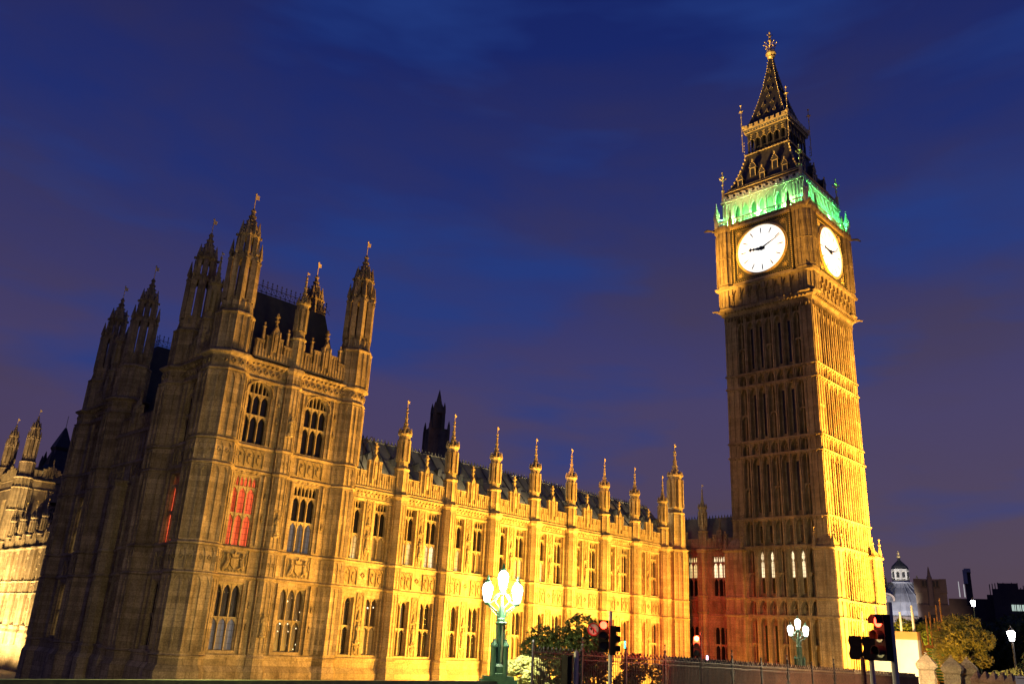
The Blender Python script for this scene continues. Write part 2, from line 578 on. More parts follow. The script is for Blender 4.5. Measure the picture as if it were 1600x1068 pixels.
# ---- buttress of the wing (local, z absolute minus -5)
def make_buttress(top, strings, hw=.58, dp=.85):
    mb = LMB()
    P = lambda e: [(-hw - e, .05), (-hw - e, -dp + .35 - e * .5), (-hw + .26 - e * .5, -dp - e), (hw - .26 + e * .5, -dp - e), (hw + e, -dp + .35 - e * .5), (hw + e, .05)]
    Z = lambda z: z + 5
    def ex(e, z0, z1, e1=None):
        e1 = e if e1 is None else e1
        mb.loft([[(x, y, Z(z0)) for x, y in P(e)], [(x, y, Z(z1)) for x, y in P(e1)]])
    ex(.22, -5, -3.0); ex(.22, -3.0, -2.6, .06); ex(.06, -2.6, -2.15); ex(.14, -2.15, -1.95, .0)
    ex(0, -1.95, top)
    for z in strings:
        ex(0.02, z - .18, z - .06, .13); ex(.13, z - .06, z + .03); ex(.13, z + .03, z + .12, .01)
    levels = [-1.95] + list(strings) + [top - .5]
    for a, b in zip(levels[:-1], levels[1:]):
        for x in (-hw + .3, 0, hw - .3):
            mb.box(x - .04, x + .04, -dp - .05, -dp + .01, Z(a + .15), Z(b - .2))
        for (x0, x1) in ((-hw + .34, -.04), (.04, hw - .34)):
            mb.T = lambda u, w, z: (u, w, z)
            mb.arch(x0, x1, Z(b - .65), Z(b - .2), -dp - .04, -dp + .01, .02, .6, 4)
            if b - a < 2.5:
                diamond(mb, (x0 + x1) / 2, Z((a + b) / 2 - .05), .13, -dp - .06, -dp + .01)
        if b - a > 3.5:
            mb.box(-hw + .27, hw - .27, -dp - .05, -dp + .01, Z((a + b) / 2), Z((a + b) / 2 + .1))
        for sgn in (-1, 1):
            x = sgn * (hw + .02)
            mb.box(x - .03, x + .03, -.34, -.26, Z(a + .15), Z(b - .2))
    ex(.03, top - .45, top - .2, .16); ex(.16, top - .2, top)
    o = mb.build('buttress', STONE)
    return proto(o)
BUTT = make_buttress(10.75, (3.15, 5.08))

def vane_obj(z, h, parent, s=1.0):
    v = LMB()
    v.bar((0, 0, z), (0, 0, z + h), .028 * s, 4)
    v.prism([(.0, z + h * .66), (.25 * s, z + h * .7), (.2 * s, z + h * .8), (.25 * s, z + h * .92), (0, z + h * .94)], -.02, .02)
    v.ball((0, 0, z + h), .07 * s, 5)
    o = v.build('weather_vane', GILT)
    o.parent = parent
    return o
def make_wing_turret(name, a, h1, h2, hs, vane=.95, sub=1.0):
    mb = LMB()
    mb.ngon(0, 0, [(-.3, a), (h1, a)])
    ribs(mb, 0, 0, a, 0, h1 - .3, .05 * sub + .01)
    ring(mb, 0, 0, a, h1, .2, .12)
    b = a * .84
    n = 8
    mb.ngon(0, 0, [(h1, b), (h1 + .7, b)])
    mb.ngon(0, 0, [(h1 + .7, b * .72), (h2 - .5, b * .72)])
    k = 1 / math.cos(math.pi / n)
    for i in range(n):
        t = math.pi / n + 2 * math.pi * i / n
        x, y = b * k * .93 * math.cos(t), b * k * .93 * math.sin(t)
        mb.ngon(x, y, [(h1 + .6, b * .27), (h2 - .45, b * .27)], 4, rot=t + math.pi / 4)
    mb.ngon(0, 0, [(h2 - .75, b), (h2, b)])
    mb.ngon(0, 0, [(h2 - .12, b), (h2, b + .12), (h2 + .13, b + .14), (h2 + .22, b * .9)])
    for i in range(n):
        t = 2 * math.pi * i / n
        x, y = (b + .04) * math.cos(t), (b + .04) * math.sin(t)
        mb.ngon(x, y, [(h2 + .05, .11 * sub), (h2 + .28, .10 * sub), (h2 + .62, .02)], 4, rot=t)
        t = t + math.pi / n
        x, y = (b * k + .07) * math.cos(t), (b * k + .07) * math.sin(t)
        mb.ball((x, y, h2 + .1), .10 * sub, 5)
    prof = [(h2 + .1, b * .74), (h2 + .55, b * .5), (h2 + hs * .5, b * .27), (h2 + hs, .05)]
    mb.ngon(0, 0, prof)
    crockets(mb, 0, 0, prof, 8, 6, .085 * sub)
    mb.ball((0, 0, h2 + hs), .15 * sub, 6, 1.2)
    mb.ball((0, 0, h2 + hs - .34), .17 * sub, 6, .5)
    mb.v = [(x * .92, y * .92, z) for x, y, z in mb.v]
    o = mb.build(name, STONE)
    v = vane_obj(h2 + hs, vane, o, sub)
    return proto(o, [v])
TUR_W = make_wing_turret('turret', .60, 2.15, 5.05, 2.35, vane=.75, sub=.85)
TUR_M = make_wing_turret('slim_turret', .55, 2.6, 5.5, 2.4, vane=.5, sub=.85)     # mid turret of the pavilion
TUR_BIG = make_wing_turret('tall_turret', 1.0, 4.2, 8.6, 3.0, sub=1.4)

def make_pav_turret():
    mb = LMB()
    n = 8
    k = 1 / math.cos(math.pi / n)
    mb.ngon(0, 0, [(-.2, 1.36), (3.05, 1.30)])
    ribs(mb, 0, 0, 1.33, 0, 3.0, .07, mid=True)
    ring(mb, 0, 0, 1.3, 3.1, .25, .16)
    mb.ngon(0, 0, [(3.1, 1.16), (4.4, 1.16)])
    ribs(mb, 0, 0, 1.16, 3.1, 4.4, .08)
    for i in range(n):
        t = 2 * math.pi * i / n
        c, s_ = math.cos(t), math.sin(t)
        x, y = 1.18 * c, 1.18 * s_
        mb.ngon(x, y, [(3.45, .22), (4.05, .22)], 4, rot=t)
    for i in range(n):
        t = math.pi / n + 2 * math.pi * i / n
        x, y = 1.08 * k * math.cos(t), 1.08 * k * math.sin(t)
        mb.ngon(x, y, [(4.3, .29), (7.6, .26)], 4, rot=t)
        x, y = 1.26 * k * math.cos(t), 1.26 * k * math.sin(t)
        mb.ngon(x, y, [(4.0, .13), (7.9, .11), (8.0, .19), (9.3, .02)], 4, rot=t)
        mb.ball((x * 1.08, y * 1.08, 7.6), .16, 5)
        # gargoyle
        if i % 2 == 0:
            mb.bar((x, y, 7.3), (x * 1.33, y * 1.33, 7.38), .07, 4)
        x, y = .78 * k * math.cos(t), .78 * k * math.sin(t)
        mb.ngon(x, y, [(7.7, .20), (9.5, .19)], 4, rot=t)
    # traceried heads
    for i in range(n):
        t = 2 * math.pi * i / n
        ct, st = math.cos(t), math.sin(t)
        for (ap, z0, z1) in ((1.08, 6.85, 7.65), (.78, 8.95, 9.55)):
            hw = ap * math.tan(math.pi / n) - .1
            old = mb.T
            mb.T = lambda u, w, z, ap=ap, ct=ct, st=st: (ct * (ap + w) - st * u, st * (ap + w) + ct * u, z)
            mb.arch(-hw, hw, z0, z1, -.1, .06, .05, .6, 6)
            mb.arch(-hw, hw, z1 + .0, z1 + .34, .08, .02, .02, .5, 4) if False else None
            mb.prism([(-hw, z1), (hw, z1), (0, z1 + .55)], .0, .08)
            mb.T = old
    mb.ngon(0, 0, [(7.55, 1.14), (7.85, 1.2), (7.95, .85)])
    mb.ngon(0, 0, [(9.45, .84), (9.65, 1.0), (9.8, .98), (9.9, .8)])
    for i in range(n):
        t = math.pi / n + 2 * math.pi * i / n
        mb.ball((1.06 * k * math.cos(t), 1.06 * k * math.sin(t), 9.72), .15, 5)
        t += math.pi / n
        mb.ngon(.86 * math.cos(t), .86 * math.sin(t), [(9.7, .2), (9.95, .18), (10.95, .02)], 4, rot=t)
    prof = [(9.8, .86), (10.5, .56), (11.2, .3), (12.2, .07)]
    mb.ngon(0, 0, prof)
    crockets(mb, 0, 0, prof, 8, 6, .15)
    mb.ball((0, 0, 12.0), .2, 6, 1.1)
    mb.ball((0, 0, 11.6), .22, 6, .5)
    mb.v = [(x * (.79 if z > 3.3 else .94), y * (.79 if z > 3.3 else .94), z) for x, y, z in mb.v]
    o = mb.build('corner_turret', STONE_P)
    v = vane_obj(12.15, 1.35, o, 1.35)
    return proto(o, [v])
TUR_P = make_pav_turret()

def make_statue():
    mb = LMB()
    mb.ngon(0, -.12, [(0, .2), (.12, .24), (.2, .15), (.24, .21), (.3, .21)], 6)
    mb.ngon(0, -.14, [(.3, .17), (.6, .15), (.95, .13), (1.15, .17), (1.3, .13), (1.36, .06), (1.4, .05)], 7)
    mb.ball((0, -.15, 1.5), .095, 6, 1.2)
    mb.tube([(-.15, -.14, 1.26), (-.2, -.2, 1.0), (-.06, -.3, .92)], .05, 5)
    mb.tube([(.15, -.14, 1.26), (.21, -.18, 1.02), (.12, -.3, 1.12)], .05, 5)
    mb.bar((.14, -.31, .5), (.14, -.31, 1.55), .02)
    mb.v = [(x, y * .7, z) for x, y, z in mb.v]
    return proto(mb.build('statue', STONE))
STATUE = make_statue()
def make_niche(h, w=.62):
    mb = LMB()
    for x in (-w / 2, w / 2):
        mb.box(x - .045, x + .045, -.12, .02, 0, h)
    mb.box(-w / 2, w / 2, -.03, .03, 0, h)
    # canopy, upper carved field and pedestal
    zc = h * .56
    mb.ngon(0, -.12, [(zc, .19), (zc + .16, .2), (zc + .2, .13), (zc + .75, .04)], 6)
    for k in range(5):
        mb.ball((random.uniform(-.14, .14), -.03, zc + .9 + k * (h - zc - 1.1) / 5), .11, 5, 1.2)
    mb.arch(-w / 2, w / 2, h - .4, h, -.09, .0, .02, .6, 6)
    mb.ngon(0, -.1, [(h * .07, .05), (h * .13, .2), (h * .15, .22)], 6)
    for k in range(3):
        mb.ball((random.uniform(-.1, .1), -.03, h * .02 + .1 * k), .1, 5)
    mb.v = [(x, y * .6, z) for x, y, z in mb.v]
    return proto(mb.build('carved_niche', CARVE))
NICHE_U = make_niche(4.75)
NICHE_L = make_niche(4.6)
def make_panel(w, h, n=2):
    mb = LMB()
    mb.box(-w / 2, w / 2, -.02, .03, 0, h)
    mb.box(-w / 2 - .03, -w / 2 + .04, -.12, .02, 0, h)
    mb.box(w / 2 - .04, w / 2 + .03, -.12, .02, 0, h)
    pw = w / n
    for k in range(n):
        x0 = -w / 2 + k * pw
        if k: mb.box(x0 - .03, x0 + .03, -.1, 0, 0, h)
        mb.arch(x0 + .05, x0 + pw - .05, h - .4, h, -.09, 0, .03, .6, 6)
        c = x0 + pw / 2
        mb.prism([(c - pw * .24, h * .55), (c + pw * .24, h * .55), (c + pw * .22, h * .3), (c, h * .14), (c - pw * .22, h * .3)], -.1, -.02)
        mb.ball((c, -.05, h * .66), pw * .17, 6, .7)
    return proto(mb.build('carved_panel', CARVE))
PANEL = make_panel(1.34, 1.3)
PANEL3 = make_panel(2.2, 1.25, 3)
def make_arms():
    mb = LMB()
    mb.box(-1.1, 1.1, -.02, .03, 0, 1.55)
    mb.box(-1.14, -1.04, -.14, 0, 0, 1.55); mb.box(1.04, 1.14, -.14, 0, 0, 1.55)
    mb.prism([(-.3, .95), (.3, .95), (.28, .5), (0, .22), (-.28, .5)], -.2, 0)
    mb.prism([(-.22, 1.02), (.22, 1.02), (.28, 1.3), (.12, 1.2), (0, 1.42), (-.12, 1.2), (-.28, 1.3)], -.2, -.02)
    mb.ball((0, -.12, 1.46), .07, 5)
    for s in (-1, 1):
        mb.tube([(s * .82, -.08, .15), (s * .62, -.14, .42), (s * .5, -.16, .8), (s * .62, -.14, 1.1)], [.09, .17, .15, .07], 6)
        mb.ball((s * .6, -.16, 1.2), .13, 6)
        mb.tube([(s * .5, -.16, .9), (s * .34, -.2, .98)], .05, 5)
        mb.tube([(s * .62, -.12, .4), (s * .38, -.18, .25), (s * .3, -.18, .12)], .06, 5)
        mb.tube([(s * .8, -.06, .3), (s * .96, -.08, .7), (s * .85, -.08, 1.05), (s * .95, -.08, 1.3)], .045, 5)
    for k in range(7):
        mb.ball((-.75 + k * .25, -.06, .1), .09, 5)
    return proto(mb.build('coat_of_arms', CARVE))
ARMS = make_arms()

def string_run(mb, u0, u1, z, T=None, d=.13):
    """moulded string course on a wall face, with bosses under it"""
    mb.add([(u0, -.02, z - .2), (u1, -.02, z - .2), (u1, d, z - .06), (u0, d, z - .06), (u1, d, z + .03), (u0, d, z + .03), (u1, -.02, z + .13), (u0, -.02, z + .13)],
           [(0, 1, 2, 3), (3, 2, 4, 5), (5, 4, 6, 7), (0, 3, 5, 7), (1, 6, 4, 2), (0, 7, 6, 1)])
def boss_run(mb, u0, u1, z, st=.36, d=.16, s=.09):
    n = max(1, int((u1 - u0) / st))
    for k in range(n):
        u = u0 + (k + .5) * (u1 - u0) / n
        mb.box(u - s, u + s, 0, d, z - s, z + s)
def plinth_run(mb, u0, u1, back=-.5):
    mb.box(u0, u1, back, .38, -9, -3.05)
    mb.add([(u0, back, -3.05), (u1, back, -3.05), (u1, .38, -3.05), (u0, .38, -3.05), (u1, .16, -2.7), (u0, .16, -2.7), (u1, back, -2.7), (u0, back, -2.7)],
           [(0, 1, 2, 3), (3, 2, 4, 5), (5, 4, 6, 7), (0, 3, 5, 7), (1, 6, 4, 2), (0, 7, 6, 1)])
    mb.box(u0, u1, back, .13, -2.7, -2.12)
    mb.box(u0, u1, back, .24, -2.12, -1.97)
def crenels(mb, u0, u1, z0, z1, w0=-.12, w1=.12, gable=True, full=1.0):
    """panelled battlement with a stepped gable in the middle"""
    mb.box(u0, u1, w0, w1, z0, z0 + .75)
    n = max(3, int(round((u1 - u0) / .78)))
    p = (u1 - u0) / n
    for k in range(n):
        a, b = u0 + k * p + .06, u0 + (k + 1) * p - .1
        c = (a + b) / 2
        t = abs(c - (u0 + u1) / 2) / ((u1 - u0) / 2)
        extra = (.9 if t < .2 else (.45 if t < .42 else 0)) if gable else 0
        mb.box(a, b, w0, w1, z0 + .75, z1 + extra)
        mb.box(a - .04, b + .04, w0 - .05, w1 + .05, z1 + extra, z1 + extra + .09)
        for x in (a + .05, c, b - .05):
            mb.box(x - .03, x + .03, w1, w1 + .07, z0 + .1, z1 + extra - .04)
        mb.arch(a + .05, b - .05, z1 + extra - .35, z1 + extra - .04, w1, w1 + .05, .02, .6, 4)
    if gable:
        c = (u0 + u1) / 2
        zz = z1 + .98
        mb.prism([(c - .42, zz - .3), (c + .42, zz - .3), (c, zz + .55)], w0, w1 + .1)
        mb.box(c - .34, c - .24, w1, w1 + .2, z0 + .3, zz); mb.box(c + .24, c + .34, w1, w1 + .2, z0 + .3, zz)
        mb.box(c - .13, c + .13, w1, w1 + .18, z0 + .7, zz - .35)
        mb.ball((c, w1 + .1, zz - .22), .12, 5)
        mb.box(c - .07, c + .07, -.07, .07, zz + .4, zz + 1.2)
        mb.box(c - .13, c + .13, -.13, .13, zz + .85, zz + .95)
        mb.box(c - .15, c + .15, -.15, .15, zz + 1.2, zz + 1.3)
        mb.ball((c, 0, zz + 1.45), .13, 5, 1.2)

# ================================================================== NORTH WING
B0, BP = 44.1, 5.573
def palace_wing():
    L = (38.0, 55.6, -5.0)
    t = thing('palace_wing', 'long golden floodlit gothic palace wing with rows of pinnacles, left of the clock tower', 'palace wing', L)
    Y = 55.6
    X0, X1 = 39.4, 87.6
    holes = []
    bays = []
    for i in range(-1, 8):
        c = B0 + BP * i
        bays.append(c)
        for off in (1.52, 4.08):
            u = c + off
            if u > X1 - 1.2: continue
            if i == 7 and off > 2: continue
            holes.append((u - .685, u + .685, 5.3, 9.9))
            holes.append((u - .685, u + .685, -1.75, 2.45))
    mb = MB(TN(Y))
    wall(mb, X0, X1, -2.0, 10.8, -.5, 0, holes)
    mb.build('wall', STONE, t)
    mb = MB(TN(Y))
    plinth_run(mb, X0, X1)
    mb.build('plinth', STONE, t)
    mb = MB(TN(Y))
    for z in (3.15, 5.08):
        string_run(mb, X0, X1, z)
    string_run(mb, X0, X1, 10.05, d=.08)
    boss_run(mb, X0, X1, 10.3, .42, .07, .07)
    mb.build('string_course', STONE, t)
    mb = MB(TN(Y))
    string_run(mb, X0, X1, 10.72, d=.42)
    mb.box(X0, X1, -.4, .3, 10.7, 10.98)
    boss_run(mb, X0, X1, 10.55, .36, .3, .08)
    mb.build('cornice', STONE, t)
    lit_lo = {(-1, 0): G_WARM, (-1, 1): G_DIM, (0, 0): G_WARM, (0, 1): G_HOT, (1, 0): G_WARM, (1, 1): G_DIM, (2, 1): G_WARM, (3, 0): G_WARM, (5, 0): G_DIM}
    for i, c in enumerate(bays):
        k = i - 1
        b = inst(BUTT, t, (c, Y, -5)) if k >= 0 else None
        if k >= 0:
            inst(TUR_W, t, (c, Y - .15, 10.85))
        if k < 7:
            mb = MB(TN(Y - .05))
            crenels(mb, c + .55, c + BP - .55, 10.98, 12.2)
            mb.build('parapet', STONE, t)
        for q, off in enumerate((1.52, 4.08)):
            if k == 7 and q: continue
            u = c + off
            rnd = [G_DARK, G_DARK, G_DIM, G_DARK]
            up = inst(WIN_WING_UP, t, (u, Y + .27, 5.35), mats=[lit_lo.get((k, q), random.choice([G_DARK, G_DARK, G_DARK, G_DARK, G_DIM])), G_DARK])
            lo = inst(WIN_WING_LO, t, (u, Y + .27, -1.72), mats=[random.choice([G_DARK, G_DARK, G_DARK, G_DARK, G_DIM]), G_SPOT if (k, q) in ((-1, 1),) else G_DARK])
            inst(PANEL, t, (u, Y, 3.36))
        if k < 7:
            m = c + 2.785
            inst(NICHE_U, t, (m, Y, 5.25))
            inst(NICHE_L, t, (m, Y, -1.8))
            inst(STATUE, t, (m, Y - .02, 5.95))
            inst(STATUE, t, (m, Y - .02, -.95))
            mb = MB(TN(Y))
            for z in (4.1,):
                diamond(mb, m, z, .2, 0, .08)
            mb.build('carved_diamond', CARVE, t)
    # roof with standing ribs, vents and cresting
    mb = MB()
    y0, z0, y1, z1 = 57.6, 11.2, 62.2, 16.5
    mb.loft([[(39.5, y0, z0), (39.5, y0 + .3, z0 - .3), (39.5, 69, z0 - .3), (39.5, 67.5, z0), (39.5, y1 + .3, z1), (39.5, y1, z1)],
             [(90, y0, z0), (90, y0 + .3, z0 - .3), (90, 69, z0 - .3), (90, 67.5, z0), (90, y1 + .3, z1), (90, y1, z1)]])
    ro = mb.build('roof', ROOF, t)
    mb = MB()
    sl = Vector((0, y1 - y0, z1 - z0)).normalized()
    nn = Vector((0, -sl.z, sl.y))
    x = 40.2
    while x < 90:
        a = Vector((x, y0, z0)) + nn * .04; b = Vector((x, y1, z1)) + nn * .04
        mb.bar(a, b, .07, 4)
        x += 1.39
    for s_ in (.33, .66):
        a = Vector((39.5, y0, z0)) + sl * 7 * s_ + nn * .02
        mb.bar(a, a + Vector((50.4, 0, 0)), .03, 4)
    o = mb.build('roof_rib', ROOFD, t); o.parent = ro
    mb = LMB()
    mb.box(-.22, .22, -.3, .35, -.2, .32); mb.prism([(-.3, .32), (.3, .32), (0, .6)], -.38, .35)
    v0 = mb.build('roof_vent', ROOFD)
    proto(v0)
    for k in range(18):
        c = Vector((41.3 + k * 2.786, y0, z0)) + sl * 4.3
        inst(v0, t, tuple(c))
    mb = MB()
    mb.box(39.5, 90, y1 - .05, y1 + .35, z1 - .02, z1 + .1)
    x = 39.6
    while x < 90:
        mb.prism([(x, z1 + .1), (x + .22, z1 + .1), (x + .11, z1 + .46)], y1 + .1, y1 + .2)
        x += .42
    mb.build('ridge_cresting', ROOF, t)
    mb = MB()
    mb.box(39.5, 87.4, 56.1, 57.7, 10.2, 10.9)
    mb.box(39.5, 87.5, 68.0, 68.5, -9, 11)
    mb.box(87.1, 87.6, 56.1, 68.0, -9, 10.8)
    mb.build('wall', STONE, t)
    # tall octagonal stair turret at the west end
    mb = MB()
    mb.ngon(86.2, 55.7, [(-9, 1.45), (-3, 1.45), (-2.6, 1.2), (10.9, 1.2)])
    for z in (-2.05, 3.15, 5.08, 10.75):
        ring(mb, 86.2, 55.7, 1.2, z, .2, .16)
    ribs(mb, 86.2, 55.7, 1.2, -1.9, 10.4, .07, mid=True)
    mb.build('stair_turret', STONE, t)
    inst(TUR_BIG, t, (86.2, 55.7, 10.85))
    # metal ladder frame against the pavilion
    mb = MB()
    for y in (56.2, 57.0):
        mb.tube([(40.3, y, 11.2), (40.6, y, 14.6), (41.2, y, 15.3), (41.9, y, 14.6), (42.8, y, 11.2)], .04, 5)
    for k in range(6):
        mb.bar((40.35, 56.2, 11.6 + k * .5), (40.35, 57.0, 11.6 + k * .5), .03)
        mb.bar((42.6 - k * .13, 56.2, 11.6 + k * .5), (42.6 - k * .13, 57.0, 11.6 + k * .5), .03)
    mb.build('access_ladder', IRON, t)
palace_wing()

# ================================================================== PAVILION
PZ = 18.75
def oct_body(mb, cx, cy, a, top=PZ, n=8):
    mb.ngon(cx, cy, [(-9, a + .25), (-3.0, a + .25), (-2.6, a + .05), (top, a)])
    for z in (-2.05,):
        ring(mb, cx, cy, a + .03, z, .1, .16)
    for z in (3.15, 5.08, 10.55, 12.3, 17.35):
        ring(mb, cx, cy, a, z, .2, .17)
    ring(mb, cx, cy, a, top - .12, .3, .3)
    lv = [-1.95, 3.15, 5.08, 10.55, 12.3, 17.35]
    for z0, z1 in zip(lv[:-1], lv[1:]):
        ribs(mb, cx, cy, a, z0 + .15, z1 - .2, .12)
        ribs(mb, cx, cy, a + .01, z0 + .15, z1 - .2, .055, rot=0.0) if False else None
        for i in range(n):
            t = 2 * math.pi * i / n
            ct, st = math.cos(t), math.sin(t)
            hw = a * math.tan(math.pi / n)
            old = mb.T
            mb.T = lambda u, w, z, ct=ct, st=st: (cx + ct * (a + w) - st * u, cy + st * (a + w) + ct * u, z)
            mb.box(-.06, .06, -.02, .11, z0 + .15, z1 - .2)
            for (p, q) in ((-hw + .08, -.05), (.05, hw - .08)):
                mb.arch(p, q, z1 - .75, z1 - .2, -.01, .10, .03, .6, 5)
                if z1 - z0 < 2.5:
                    diamond(mb, (p + q) / 2, (z0 + z1) / 2, .17, -.01, .1)
                else:
                    mb.box(p, q, -.01, .06, (z0 + z1) / 2, (z0 + z1) / 2 + .1)
                    mb.arch(p, q, (z0 + z1) / 2 - .5, (z0 + z1) / 2, -.01, .05, .03, .6, 5)
            mb.T = old
    for i in range(n):
        t = 2 * math.pi * i / n
        ct, st = math.cos(t), math.sin(t)
        old = mb.T
        mb.T = lambda u, w, z, ct=ct, st=st: (cx + ct * (a + w) - st * u, cy + st * (a + w) + ct * u, z)
        diamond(mb, -.32, 17.95, .2, 0, .12); diamond(mb, .32, 17.95, .2, 0, .12)
        mb.T = old
def frieze(mb, u0, u1):
    string_run(mb, u0, u1, 17.35, d=.16)
    string_run(mb, u0, u1, PZ - .1, d=.45)
    boss_run(mb, u0, u1, PZ - .3, .4, .3, .09)
    n = int((u1 - u0) / .52)
    for k in range(n):
        diamond(mb, u0 + (k + .5) * (u1 - u0) / n, 17.95, .2, 0, .12)
def pav_roof(t, x0, x1, y0, y1, ztop, z0=18.9):
    mb = MB()
    i = 1.3
    mb.loft([[(x0, y0, z0), (x1, y0, z0), (x1, y1, z0), (x0, y1, z0)], [(x0 + i, y0 + i, ztop), (x1 - i, y0 + i, ztop), (x1 - i, y1 - i, ztop), (x0 + i, y1 - i, ztop)]])
    ro = mb.build('roof', ROOFD, t)
    mb = MB()
    def run(a, b):
        a, b = Vector(a), Vector(b)
        d = (b - a); L = d.length; d = d.normalized()
        n = int(L / .42)
        mb.bar(a + Vector((0, 0, .12)), b + Vector((0, 0, .12)), .035)
        mb.bar(a + Vector((0, 0, .62)), b + Vector((0, 0, .62)), .03)
        for k in range(n + 1):
            p = a + d * (k * L / n)
            mb.bar(p, p + Vector((0, 0, 1.0)), .025)
            mb.bar(p + Vector((0, 0, .12)), p + d * (L / n) + Vector((0, 0, .62)), .018)
            mb.bar(p + Vector((0, 0, .62)), p + d * (L / n) + Vector((0, 0, .12)), .018)
            mb.bar(p + Vector((0, 0, .8)) - d * .12, p + Vector((0, 0, .8)) + d * .12, .02)
            mb.ball(tuple(p + Vector((0, 0, 1.05))), .07, 4, 1.3)
    c = [(x0 + i, y0 + i, ztop), (x1 - i, y0 + i, ztop), (x1 - i, y1 - i, ztop), (x0 + i, y1 - i, ztop)]
    for k in range(4):
        run(c[k], c[(k + 1) % 4])
    mb.build('iron_cresting', IRON, t)
    return ro
def pavilion(t, y0, y1, ta, tb, north, ew, reds, XE=26.95):
    """one turreted block: north wall y0, east plane 26.95"""
    X1 = 39.2
    Ca, Cb = ta, tb
    mb = MB(TE(XE))
    hs = []
    for (zc0, zc1, kind) in ((-1.7, 2.75, 0), (5.2, 10.2, 1), (12.5, 17.3, 2)):
        hs.append((ew - 1.06, ew + 1.06, zc0, zc1))
    wall(mb, y0, y1, -2.0, PZ, -.5, 0, hs)
    mb.build('east_wall', STONE_P, t)
    inst(WIN_P0, t, (XE + .22, ew, -1.68), EAST, [G_DARK, G_DARK] if reds else [G_WARM, G_WARM])
    inst(WIN_P1, t, (XE + .22, ew, 5.25), EAST, [G_RED, G_RED] if reds else [G_WARM, G_WARM])
    inst(WIN_P2, t, (XE + .22, ew, 12.5), EAST, [G_DARK, G_DARK])
    inst(PANEL3, t, (XE, ew, 3.4), EAST)
    inst(PANEL3, t, (XE, ew, 10.85), EAST)
    mb = MB(TE(XE))
    plinth_run(mb, y0, y1)
    for z in (3.15, 5.08, 10.55, 12.3):
        string_run(mb, y0, y1, z)
    frieze(mb, y0, y1)
    for uu in (ew - 1.45, ew + 1.45):
        for (a, b) in ((-1.9, 2.9), (5.3, 10.3), (12.5, 17.1)):
            mb.box(uu - .07, uu + .07, 0, .18, a, b)
    mb.build('string_course', STONE_P, t)
    mb = MB(TE(XE + .05))
    m = (y0 + y1) / 2
    crenels(mb, Ca[1] + 1.3, Cb[1] - 1.3, 18.95, 20.4)
    mb.build('parapet', STONE_P, t)
    for c, a in ((Ca, 1.55), (Cb, 1.5)):
        mb = MB()
        oct_body(mb, c[0], c[1], a)
        mb.build('turret_shaft', STONE_P, t)
        inst(TUR_P, t, (c[0], c[1], PZ))
    inst(TUR_M, t, (XE + .3, ew, 19.6))
    mb = MB()
    mb.box(XE + .5, X1 - .6, y0 + .5, y1 - .1, 18.3, 18.9)
    mb.box(X1 - .6, X1 - .1, y0 + .3, y1, -9, 18.7)
    mb.box(XE + .5, X1 - .6, y1 - .5, y1, -9, 18.7)
    mb.build('wall', STONE_P, t)

